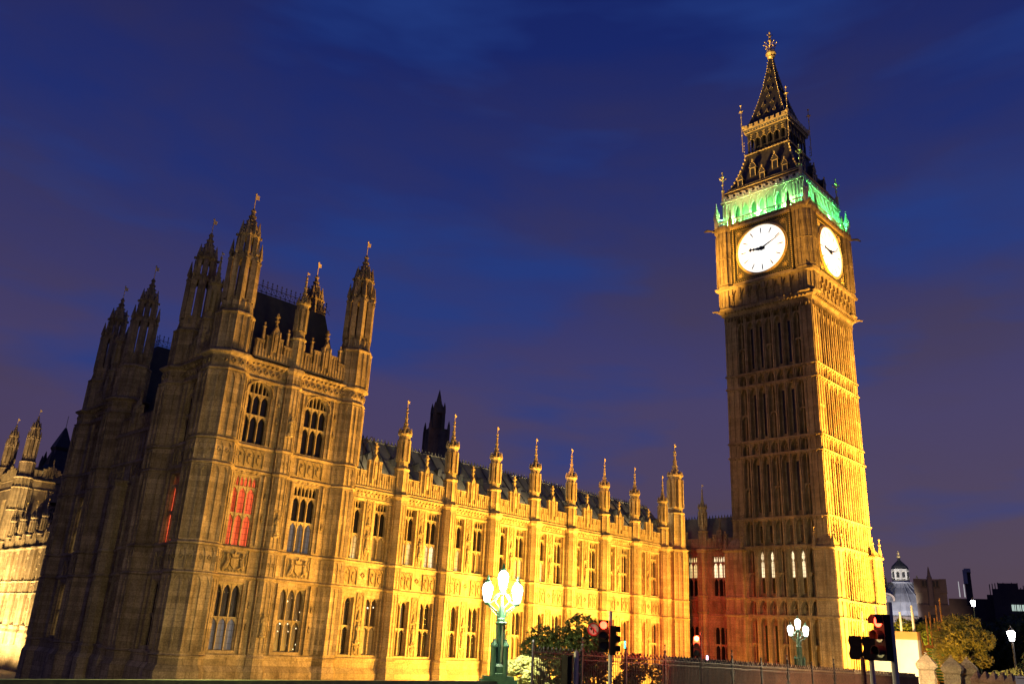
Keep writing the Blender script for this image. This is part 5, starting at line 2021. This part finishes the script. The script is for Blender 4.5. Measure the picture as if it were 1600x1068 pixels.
# pedestrian signal seen from behind, two round heads sideways
X, Y = at(68.2, 23)
t = thing('pedestrian_signal', 'black double signal box seen from behind on a pale post, below the bright tower face', 'traffic light', (X, Y, -2.7))
m = MB(); m.ngon(X + .08, Y - .1, [(-2.7, .1), (-2.6, .07), (.25, .055)], 10); m.build('pole', GREY, t)
m = MB(); m.ngon(X - .2, Y + .0, [(-2.7, .09), (.0, .05)], 10); m.build('pole', BRICK, t)
for (o, w) in ((-.32, .26), (-.02, .26)):
    m = MB()
    ux, uy = unit(Y, -X)
    T = lambda u, w_, z: (X + ux * u + uy * w_ * -1 * 0 + unit(X, Y)[0] * w_, Y + uy * u + unit(X, Y)[1] * w_, z + .5)
    m.T = T
    m.prism([(o - .02, -.55), (o + w, -.55), (o + w, -.02), (o - .02, -.02), (o - .05, -.14), (o, -.28), (o - .05, -.42)], -.12, .12)
    m.build('signal_head', BLACKP, t)
for z in (-.15, -.42):
    m = MB(T)
    for a in range(16):
        a0, a1 = a * math.pi / 8, (a + 1) * math.pi / 8
        m.prism([(.33 + .055 * math.cos(a0), z + .125 * math.sin(a0)), (.33 + .065 * math.cos(a0) * 1.3, z + .14 * math.sin(a0)), (.33 + .065 * math.cos(a1) * 1.3, z + .14 * math.sin(a1)), (.33 + .055 * math.cos(a1), z + .125 * math.sin(a1))], -.18, .0)
    m.build('visor', GREY, t)
    m = MB(T)
    m.prism([(.33 + .055 * math.cos(a * math.pi / 8), z + .12 * math.sin(a * math.pi / 8)) for a in range(16)], -.05, -.03)
    m.build('signal_light', mat('signal_off', (.10, .09, .10), .25), t)
# slim post with edge-on signal inside the railing
X, Y = at(50.75, 27.5)
t = thing('signal_post', 'bare grey post with a black signal box, between bush and round sign', 'signal post', (X, Y, -2.7))
m = MB(); m.ngon(X, Y, [(-2.7, .09), (-.28, .07), (-.25, .02)], 8); m.build('pole', GREY, t)
m = MB(); m.box(X - .34, X - .12, Y + .06, Y + .3, -1.35, -.4); m.build('signal_box', BLACKP, t)

# ---------------------------------------------------------------- foliage
def leafmat(name, c1, c2):
    def b_(t, b):
        oi = t.new('ShaderNodeTexCoord')
        n = t.new('ShaderNodeTexNoise', Scale=1.4, Detail=3.0)
        t.link(oi.outputs['Object'], n.inputs['Vector'])
        t.link(t.ramp(n.outputs[0], [(.35, c1), (.65, c2)]), b.inputs['Base Color'])
    return mat(name, rough=.6, build=b_, spec=.3)
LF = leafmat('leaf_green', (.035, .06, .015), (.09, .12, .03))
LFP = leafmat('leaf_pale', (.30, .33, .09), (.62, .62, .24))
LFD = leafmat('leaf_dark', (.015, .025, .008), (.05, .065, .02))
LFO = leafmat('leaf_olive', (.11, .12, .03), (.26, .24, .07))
BARK = mat('bark', rough=.9, build=rough_build((.05, .035, .02), (.12, .09, .05), 6))
def foliage(m, blobs, n, leaf, rnd, flat=.6):
    tot = sum(b[3] ** 2 for b in blobs)
    for (x, y, z, r) in blobs:
        k = int(n * r * r / tot)
        for _ in range(k):
            v = Vector((rnd.gauss(0, 1), rnd.gauss(0, 1), rnd.gauss(0, 1))).normalized() * r * (rnd.uniform(.55, 1.08) ** .6)
            c = Vector((x, y, z + v.z * -.18)) + v
            u = Vector((rnd.gauss(0, 1), rnd.gauss(0, 1), rnd.gauss(0, 1))).normalized()
            w = u.orthogonal().normalized()
            s = leaf * rnd.uniform(.6, 1.3)
            a, b, c2 = c + u * s, c + w * s * .5, c - u * s
            d = c - w * s * .5
            m.add([tuple(a), tuple(b), tuple(c2), tuple(d)], [(0, 1, 2, 3)])
def tree(label, name, cat, x, y, z0, h, r, n, leaf, lm, seed, group=None, nb=14, trunk=True, low=.35, lean=0):
    rnd = random.Random(seed)
    t = thing(name, label, cat, (x, y, z0), 0, group)
    blobs = []
    for k in range(nb):
        a = rnd.uniform(0, 6.28)
        rr = r * rnd.uniform(.15, .85)
        zz = z0 + h * rnd.uniform(low, .92)
        f = 1 - abs((zz - z0) / h - .6) * .8
        blobs.append((x + rr * f * math.cos(a) + lean, y + rr * f * math.sin(a), zz, r * rnd.uniform(.22, .42)))
    m = MB()
    foliage(m, blobs, n, leaf, rnd)
    m.build('crown' if trunk else 'foliage', lm, t)
    m = MB()
    base = Vector((x, y, z0))
    th = h * low if trunk else h * .2
    m.tube([tuple(base), (x + .05 * h * .2, y, z0 + th * .5), (x + lean * .4, y, z0 + th * 1.05)], [h * .032, h * .026, h * .02], 7)
    for (bx, by, bz, br) in blobs[:9]:
        m.tube([(x + lean * .35, y, z0 + th * .9), ((x + bx) / 2, (y + by) / 2, (z0 + th + bz) / 2 + .1 * h * .3), (bx, by, bz)], [h * .017, h * .011, h * .005], 5)
    m.build('trunk' if trunk else 'stem', BARK, t)
    return t
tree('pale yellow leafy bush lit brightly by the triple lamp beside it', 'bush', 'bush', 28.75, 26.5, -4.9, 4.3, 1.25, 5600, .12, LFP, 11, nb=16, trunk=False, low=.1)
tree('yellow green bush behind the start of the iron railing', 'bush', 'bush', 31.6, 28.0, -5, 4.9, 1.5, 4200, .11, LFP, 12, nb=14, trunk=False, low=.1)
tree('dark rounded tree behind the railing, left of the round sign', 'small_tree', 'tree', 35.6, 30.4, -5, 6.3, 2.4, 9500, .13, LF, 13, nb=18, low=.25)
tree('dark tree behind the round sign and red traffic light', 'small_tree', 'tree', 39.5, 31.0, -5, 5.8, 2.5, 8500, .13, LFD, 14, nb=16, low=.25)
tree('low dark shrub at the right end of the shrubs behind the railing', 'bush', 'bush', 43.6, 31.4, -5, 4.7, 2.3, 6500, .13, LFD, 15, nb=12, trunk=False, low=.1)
# ================================================================== FAR RIGHT: station hoarding, gate piers, trees, domes, roofs
CREAM = mat('cream_board', rough=.6, build=rough_build((.60, .56, .46), (.72, .68, .58), .6, bump=.02))
ORAB = mat('orange_board', rough=.6, build=rough_build((.42, .20, .05), (.52, .26, .07), 1.0, bump=.05))
t = thing('site_hoarding', 'big curved cream hoarding with an orange top band, right of the clock tower', 'hoarding', (90, 34, -5))
def arcpts(r, n=10):
    P0 = at(68.45, 91); P1 = at(71.1, 89); 
    out = []
    for k in range(n + 1):
        f = k / n
        x = P0[0] + (P1[0] - P0[0]) * f; y = P0[1] + (P1[1] - P0[1]) * f
        b = math.sin(f * math.pi / 2) * 0
        out.append((x, y))
    c = out[-1]
    for k in range(1, 7):
        a = k / 6 * math.pi / 2
        out.append((c[0] + 1.8 * math.sin(a), c[1] + 1.2 * (1 - math.cos(a)) * 1.3 - k * .1))
    e = out[-1]
    return out
HP = arcpts(0)
def strip(m, pts, z0, z1, th=.2):
    for a, b in zip(pts[:-1], pts[1:]):
        dx, dy = unit(b[1] - a[1], a[0] - b[0])
        m.loft([[(a[0], a[1], z0), (b[0], b[1], z0), (b[0] - dx * th, b[1] - dy * th, z0), (a[0] - dx * th, a[1] - dy * th, z0)],
                [(a[0], a[1], z1), (b[0], b[1], z1), (b[0] - dx * th, b[1] - dy * th, z1), (a[0] - dx * th, a[1] - dy * th, z1)]])
m = MB(); strip(m, HP, -3.6, 1.75); m.build('panel', CREAM, t)
m = MB(); strip(m, [(x - .02, y - .05) for x, y in HP], 1.75, 2.45, .35); m.build('top_band', ORAB, t)
m = MB(); strip(m, [(x - .02, y - .05) for x, y in HP], -4.9, -3.6, .3); m.build('base_band', ORAB, t)
WHITEP = mat('white_post_paint', base=(.7, .66, .5), rough=.5)
for k, f in enumerate((0.05, .3, .8, 1.1, 1.35)):
    i_ = f * 10
    x, y = HP[min(int(i_), len(HP) - 1)]
    m = MB(); m.ngon(x + .2, y + .5, [(2.3, .09), (4.2 + (k % 2) * .6, .08)], 6); m.build('post', WHITEP, t)
# stair and scaffold behind the hoarding
t = thing('site_stair', 'orange painted steel stair tower with thin upright poles, right behind the hoarding', 'scaffold', (98, 31, -5))
OR = mat('orange_steel', rough=.5, build=rough_build((.55, .30, .06), (.68, .40, .10), 3))
sx, sy = at(72.3, 98)
m = MB()
m.box(sx - 2.6, sx + 2.2, sy - .6, sy + .6, 1.2, 1.45)
m.box(sx - .2, sx + 2.2, sy - .7, sy - .6, 1.3, 2.7)
for k in range(6):
    m.bar((sx - 2.6 + k * .6, sy - .6, 1.4), (sx - 2.6 + k * .6, sy - .6, 2.5), .05)
m.bar((sx - 2.6, sy - .6, 2.5), (sx + 1, sy - .6, 2.5), .06); m.bar((sx - 2.6, sy - .6, 1.95), (sx + 1, sy - .6, 1.95), .05)
m.build('platform', OR, t)
m = MB()
for s in (-.6, .6):
    m.bar((sx - 3.4, sy + s, .9), (sx + 1.8, sy + s, -4.8), .13)
    for k in range(16):
        f = k / 15
        m.bar((sx - 3.4 + 5.2 * f, sy + s, .9 - 5.7 * f), (sx - 3.4 + 5.2 * f, sy + s, 1.9 - 5.7 * f), .045)
    m.bar((sx - 3.4, sy + s, 1.9), (sx + 1.8, sy + s, -3.8), .06)
for k in range(22):
    f = k / 21
    m.box(sx - 3.4 + 5.2 * f, sx - 3.1 + 5.2 * f, sy - .6, sy + .6, .85 - 5.7 * f, .92 - 5.7 * f)
m.build('stair_flight', OR, t)
m = MB(); m.box(sx + 2.2, sx + 3.4, sy - .5, sy + .5, -3.6, 1.6); m.build('post_block', GREY, t)
for k, (dx, zt) in enumerate(((-2.4, 4.2), (-1.3, 4.6), (0.0, 4.1), (.9, 5.4), (1.5, 3.9), (2.2, 6.2))):
    m = MB(); m.ngon(sx + dx, sy + .3, [(1.2, .08), (zt, .07)], 6); m.build('upright_pole', OR, t)

# stone gate piers with pyramid caps
def make_pier(x, y, s, label):
    t = thing('gate_pier', label, 'gate pier', (x, y, -4), R(12), 'stone gate piers')
    m = LMB()
    m.ngon(0, 0, [(0, .8), (.5, .8), (.6, .66), (3.4, .66), (3.5, .62)], 4, rot=math.pi / 4)
    for sx in (-1, 1):
        for sy in (-1, 1):
            m.box(sx * .66 - .07, sx * .66 + .07, sy * .66 - .07, sy * .66 + .07, .6, 3.4)
    for k in range(4):
        a = k * math.pi / 2
        m.T = lambda u, w, z, a=a: (math.cos(a) * (.66 + w) - math.sin(a) * u, math.sin(a) * (.66 + w) + math.cos(a) * u, z)
        m.arch(-.5, -.03, 2.7, 3.2, -.01, .06, .03, .6, 6); m.arch(.03, .5, 2.7, 3.2, -.01, .06, .03, .6, 6)
    m.T = lambda x, y, z: (x, y, z)
    m.build('shaft', STONE, t)
    m = LMB()
    m.ngon(0, 0, [(3.4, .66), (3.6, .84), (3.75, .86), (4.1, .86), (4.2, .8)], 4, rot=math.pi / 4)
    for k in range(4):
        a = k * math.pi / 2
        m.T = lambda u, w, z, a=a: (math.cos(a) * (.86 + w) - math.sin(a) * u, math.sin(a) * (.86 + w) + math.cos(a) * u, z)
        for j in range(6):
            m.box(-.75 + j * .27, -.63 + j * .27, 0, .07, 3.78, 4.06)
    m.T = lambda x, y, z: (x, y, z)
    m.ngon(0, 0, [(4.2, .8), (4.36, .68), (4.75, .32), (4.95, .12)], 4, rot=math.pi / 4)
    m.ball((0, 0, 5.05), .16, 6)
    m.build('pyramid_cap', STONE, t)
    t.scale = (s, s, s)
    return t
pr = [(71.45, 66, .66, 'near stone gate pier with a dark pyramid cap, in front of the hoarding corner'),
      (72.75, 70, .72, 'middle stone gate pier with a rounded pale cap, brightest lit'),
      (73.55, 72, .72, 'right stone gate pier with pyramid cap, below the orange lit tree')]
for a, d, s, lb in pr:
    x, y = at(a, d)
    make_pier(x, y, s, lb).location.z = {71.45: .45, 72.75: .35, 73.55: .3}[a] - 5.0 * s
    ORIG.clear()
spot('street_light', (54, 14, 5), (57, 26, -2), 9000, (1, .5, .25), 90, 1, .3)
point('gate_light', (*at(72.0, 60), .2), 3800, (1, .74, .40), .2)
# small pointed coping stones of the approach wall
t = thing('approach_wall', 'pale wall topped with pointed coping stones at the bottom right corner', 'wall', (*at(75.5, 44), -3.6))
m = MB()
for k in range(9):
    x, y = at(74.0 + k * .42, 45 - k * .5)
    m.ngon(x, y, [(-3.6, .2), (-.85, .19), (-.65, .22), (-.3, .02)], 4, rot=R(20))
m.build('coping_stone', STONE, t)
m = MB()
a_, b_ = at(73.9, 45.4), at(77.6, 41)
strip(m, [a_, b_], -3.6, -1.0, .3)
m.build('wall_body', BRICK, t)
# information sign with line drawing
x, y = at(76.85, 24)
t = thing('street_sign', 'white rectangular sign with thin black lines at the bottom right corner', 'sign', (x, y, -2.7))
fx, fy = unit(-x, -y)
T = lambda u, w, z: (x - fy * u + fx * w, y + fx * u + fy * w, z)
m = MB(T); m.prism([(-.42, -.78), (.42, -.78), (.42, -.22), (-.42, -.22)], 0, .03); m.build('plate', mat('sign_plate_white', (.75, .76, .78), .4), t)
m = MB(T)
for (u0, z0, u1, z1) in ((-.2, -.35, .0, -.5), (.0, -.5, .0, -.65), (.0, -.5, .2, -.38), (-.3, -.7, .3, -.7), (-.38, -.27, .38, -.27)):
    m.bar((u0, .035, z0), (u1, .035, z1), .008)
m.build('plate_lines', mat('sign_black', (.02, .02, .02), .5), t)
m = MB(); m.ngon(x, y, [(-2.7, .05), (-.9, .04)], 8); m.build('post', GREY, t)

# trees at right
def tr(az, d, z0, h, r, n, leaf, lm, seed, label, **kw):
    x, y = at(az, d)
    return tree(label, 'tree', 'tree', x, y, z0, h, r, n, leaf, lm, seed, 'trees beyond the gate', **kw)
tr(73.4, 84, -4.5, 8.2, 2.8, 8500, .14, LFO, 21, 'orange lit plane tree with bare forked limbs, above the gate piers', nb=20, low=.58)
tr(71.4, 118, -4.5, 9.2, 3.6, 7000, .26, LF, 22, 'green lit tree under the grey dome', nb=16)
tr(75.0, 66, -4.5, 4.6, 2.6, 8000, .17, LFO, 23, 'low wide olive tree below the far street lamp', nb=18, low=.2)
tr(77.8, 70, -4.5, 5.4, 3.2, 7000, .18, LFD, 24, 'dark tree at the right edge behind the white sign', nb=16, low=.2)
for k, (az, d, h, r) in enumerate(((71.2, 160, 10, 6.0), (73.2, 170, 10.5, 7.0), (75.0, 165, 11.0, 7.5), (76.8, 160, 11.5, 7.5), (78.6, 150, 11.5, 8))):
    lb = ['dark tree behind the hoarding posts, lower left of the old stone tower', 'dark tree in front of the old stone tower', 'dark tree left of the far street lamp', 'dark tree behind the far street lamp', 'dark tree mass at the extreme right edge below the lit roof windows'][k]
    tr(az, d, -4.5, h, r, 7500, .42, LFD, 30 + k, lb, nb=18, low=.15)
spot('tree_uplight', (*at(72.5, 77), -1.0), (*at(73.6, 84), 2.6), 5500, NA, 90, 1, .3)
spot('tree_uplight', (*at(75.2, 58), -4.2), (*at(75.6, 66), -1), 900, NA, 110, 1, .3)
spot('tree_uplight', (*at(71.6, 108), -4.2), (*at(72, 118), 5), 9000, (.6, 1, .4), 80, 1, .3)
spot('hoarding_light', (*at(69.6, 80), -1.8), (*at(69.9, 92), -.5), 15000, (1, .74, .34), 80, 1, .3)

# far street lamps
def far_lamp(az, d, zt, z0, label, e):
    x, y = at(az, d)
    t = thing('street_lamp', label, 'street lamp', (x, y, z0), 0)
    m = MB(); m.ngon(x, y, [(z0, .16), (z0 + .8, .1), (zt - .5, .06)], 8)
    m.bar((x - .3, y, zt - .7), (x + .3, y, zt - .7), .03); m.build('post', IRON, t)
    m = MB(); m.ngon(x, y, [(zt - .5, .13), (zt + .1, .25), (zt + .22, .12)], 6); g = m.build('lantern', glow('far_lantern', (1, .93, .98), 16), t)
    m = MB(); m.ngon(x, y, [(zt + .2, .22), (zt + .42, .06), (zt + .6, .02)], 6); m.build('lantern_cap', IRON, g)
    point('lantern_light', (x, y - .5, zt), e, (1, .85, .7), .2)
far_lamp(75.95, 75, 2.2, -4, 'single lantern street lamp glowing white at the right edge among dark trees', 500)
far_lamp(74.25, 120, 7.0, -4, 'small street lamp just above the orange lit tree', 60)

# far buildings
def azbox(m, az0, az1, d, z0, z1, depth=14):
    (x0, y0), (x1, y1) = at(az0, d), at(az1, d)
    ux, uy = unit(x0 + x1, y0 + y1)
    m.loft([[(x0, y0, z0), (x1, y1, z0), (x1 + ux * depth, y1 + uy * depth, z0), (x0 + ux * depth, y0 + uy * depth, z0)],
            [(x0, y0, z1), (x1, y1, z1), (x1 + ux * depth, y1 + uy * depth, z1), (x0 + ux * depth, y0 + uy * depth, z1)]])
DSTONE = mat('far_stone', rough=.9, build=rough_build((.14, .11, .09), (.22, .17, .14), .3))
LEADD = mat('lead_dome', rough=.55, build=rough_build((.16, .165, .19), (.26, .27, .30), .4, vs=(1, 1, .3)))
# domed hall
dx_, dy_ = at(70.55, 330)
t = thing('domed_hall', 'grey domed hall with a white lantern on top, beside the clock tower foot', 'domed building', (dx_, dy_, -5))
m = MB(); m.ngon(dx_, dy_, [(-5, 15), (12, 15), (12.5, 15.6), (13.4, 15)], 8); m.build('drum', DSTONE, t)
m = MB(); m.ngon(dx_, dy_, [(13.4, 13.6), (16, 13.0), (20, 11), (24, 8.0), (27, 5.0), (29, 3.6), (29.2, 4.2), (29.8, 4.2)], 8)
for k in range(24):
    a = k * math.pi / 12
    m.tube([(dx_ + r_ * math.cos(a), dy_ + r_ * math.sin(a), z_) for z_, r_ in ((13.4, 14.0), (16, 13.6), (20, 11.5), (24, 8.4), (27, 5.3), (29, 3.8))], .22, 4)
dome = m.build('dome', LEADD, t)
PALEL = mat('pale_lantern_stone', rough=.8, build=rough_build((.45, .43, .38), (.6, .58, .5), .8))
m = MB(); m.ngon(dx_, dy_, [(29.8, 2.6), (31, 2.6), (31.1, 2.1), (35.2, 2.0), (35.3, 2.6), (36, 2.6)], 8); ribs(m, dx_, dy_, 2.2, 31, 35.2, .3); m.build('lantern', PALEL, t)
m = MB()
for k in range(8):
    a = k * math.pi / 4
    m.ngon(dx_ + 2.12 * math.cos(a), dy_ + 2.12 * math.sin(a), [(32, .5), (34.2, .5)], 4, rot=a)
m.build('lantern_opening', ROOFD, t)
m = MB(); m.ngon(dx_, dy_, [(36, 2.7), (37.5, 2.3), (39, 1.3), (40.2, .5), (41.5, .3)], 8); m.build('lantern_cap', ROOFD, t)
m = MB(); m.ball((dx_, dy_, 42), .7, 6); m.bar((dx_, dy_, 42), (dx_, dy_, 44.6), .16); m.ball((dx_, dy_, 43.6), .5, 6)
m.build('finial', GILT, t)
for k in (1, 3):
    for s in (0, 1):
        a = R(30) + k * math.pi / 2
        m = MB(); m.ngon(dx_ + 5.2 * math.cos(a), dy_ + 5.2 * math.sin(a), [(27.5, .6), (31, .5), (33.4, .1)], 6); m.build('corner_finial', DSTONE, t)
# round oculus dormer facing the viewer
vx, vy = unit(-dx_, -dy_)
T = lambda u, w, z: (dx_ - vy * u + vx * w, dy_ + vx * u + vy * w, z)
m = MB(T)
for k in range(14):
    a, b = math.pi * k / 14 * 1.25 - .4, math.pi * (k + 1) / 14 * 1.25 - .4
    m.prism([(-5.0 + 2.0 * math.cos(a), 21 + 2.0 * math.sin(a)), (-5.0 + 2.7 * math.cos(a), 21 + 2.7 * math.sin(a)), (-5.0 + 2.7 * math.cos(b), 21 + 2.7 * math.sin(b)), (-5.0 + 2.0 * math.cos(b), 21 + 2.0 * math.sin(b))], 8, 14.0)
m.build('oculus_frame', DSTONE, t)
for ch in [o for o in bpy.data.objects if o.parent == t]:
    for v in ch.data.vertices:
        if v.co.z > 18: v.co.z = 18 + (v.co.z - 18) * .72
spot('dome_light', (*at(70.3, 290), 14), (dx_, dy_, 27), 26000, (1, .9, .7), 60, 1, .5)
spot('dome_light', (*at(69.9, 285), 6), (dx_ - 3, dy_, 22), 105000, (.95, .9, 1.0), 50, 1, .5)
# stone court building with square tower
t = thing('court_tower', 'distant brown stone building with a squat square tower and central spirelet', 'stone building', (*at(72.1, 300), -5))
m = MB(); azbox(m, 71.3, 73.05, 300, -5, 16.5, 12); m.build('body', DSTONE, t)
m = MB(); azbox(m, 71.28, 72.95, 301, 16.5, 21.5, 10); azbox(m, 71.22, 71.6, 300.5, 20, 24.2, 4); azbox(m, 72.62, 72.98, 300.5, 20, 24.2, 4); azbox(m, 71.6, 72.62, 301.5, 21.5, 24.2, 5)
m.build('tower_stage', DSTONE, t)
m = MB(); x, y = at(72.1, 300); m.ngon(x, y, [(16, .8), (24.6, .7), (25, .5), (27.8, .1)], 8); m.build('spirelet', DSTONE, t)
m = MB()
for (a0, a1) in ((71.68, 71.82), (71.86, 71.98), (72.25, 72.37), (72.42, 72.55)):
    azbox(m, a0, a1, 299.9 + 1.2, 21.9, 23.6, .2)
azbox(m, 71.95, 72.3, 299.7, 9.5, 13.5, .25)
m.build('window', ROOFD, t)
spot('court_light', (*at(72.3, 262), 6), (*at(72.1, 300), 18), 12000, (1, .6, .35), 60, 1, .5)
# low dark roofs
def low(name, label, parts, m_, extra=None):
    az0 = parts[0][0]; d = parts[0][2]
    t = thing(name, label, 'building', (*at(az0, d), -5))
    m = MB()
    for p in parts: azbox(m, *p)
    m.build('body', m_, t)
    return t
FARD = mat('far_dark_wall', rough=.9, build=rough_build((.035, .03, .035), (.07, .055, .055), .2))
FARG = mat('far_glass_wall', rough=.4, build=rough_build((.03, .045, .09), (.045, .065, .12), .2))
low('office_block', 'low dark block with a blue glazed band, right of the squat stone tower', [(73.0, 74.6, 280, -5, 17.2, 20)], FARD)
t = low('water_tower', 'dark roof turret standing up from the low block', [(73.95, 74.3, 270, 15, 23.6, 5)], FARD)
m = MB(); azbox(m, 73.9, 74.12, 269, 20.5, 24.2, 2); azbox(m, 73.98, 74.33, 269.4, 23.6, 24.6, 4); m.build('louvred_top', GREY, t)
low('terrace_building', 'long dark building with a flat stepped roof, right of the roof turret', [(74.3, 76.0, 250, -5, 15.4, 20), (75.0, 79.6, 252, -5, 16.6, 20)], FARD)
t = low('government_block', 'long dark roofline with antennas and a row of lit windows at the right edge', [(75.3, 81.0, 240, -5, 17.2, 25), (75.6, 76.6, 241, 17, 18.6, 6)], FARD)
for k in range(12):
    m = MB(); a0 = 76.15 + k * .085 + (.02 if k % 3 == 0 else 0)
    azbox(m, a0, a0 + .055, 239.7, 12.2, 13.6, .2)
    m.build('lit_window', glow('office_lit', (.75, .95, .8), 1.1 if k % 3 else .6), t)
for k in range(3):
    m = MB(); azbox(m, 77.4 + k * .22, 77.5 + k * .22, 239.7, 12.4, 13.1, .2); m.build('lit_window', glow('office_lit', (.75, .95, .8), 1.1), t)
random.seed(5)
m = MB()
for k in range(26):
    x, y = at(75.2 + k * .14, 243)
    m.bar((x, y, 16), (x, y, 17.6 + random.random() * 1.4), .12)
m.build('roof_railing', FARD, t)
t = thing('flood_mast', 'pair of thin glowing white masts on the roofline left of the roof turret', 'mast', (*at(73.62, 262), 10))
m = MB()
for a_, h_ in ((73.62, 21.5), (73.88, 20.8)):
    x, y = at(a_, 262); m.ngon(x, y, [(16.5, .12), (h_ - 1, .08)], 6)
m.build('mast', glow('mast_painted_glow', (.8, .78, .75), .5), t)  # lit look put into the colour: mast shafts glow without a lamp
# illuminated shop front strip at the right edge
x, y = at(76.5, 110)
t = thing('lit_shopfront', 'row of narrow bluish white lit panels behind the trees at the right edge', 'shopfront', (x, y, -4))
m = MB(); azbox(m, 75.6, 78.0, 111, -5, -.4, 5); m.build('wall', FARD, t)
for k, (a0, wd) in enumerate(((75.75, .05), (76.0, .05), (76.18, .04), (76.55, .07), (76.68, .2), (76.95, .3))):
    m = MB(); azbox(m, a0, a0 + wd, 110.7, -3.2, -.6, .2); m.build('lit_panel', glow('shop_lit', (.8, .85, 1.0), 1.6), t)

# ------------------------------------------------------------------ drop the prototypes
for p in PROTO:
    for c in [o for o in bpy.data.objects if o.parent == p]:
        bpy.data.objects.remove(c)
    bpy.data.objects.remove(p)
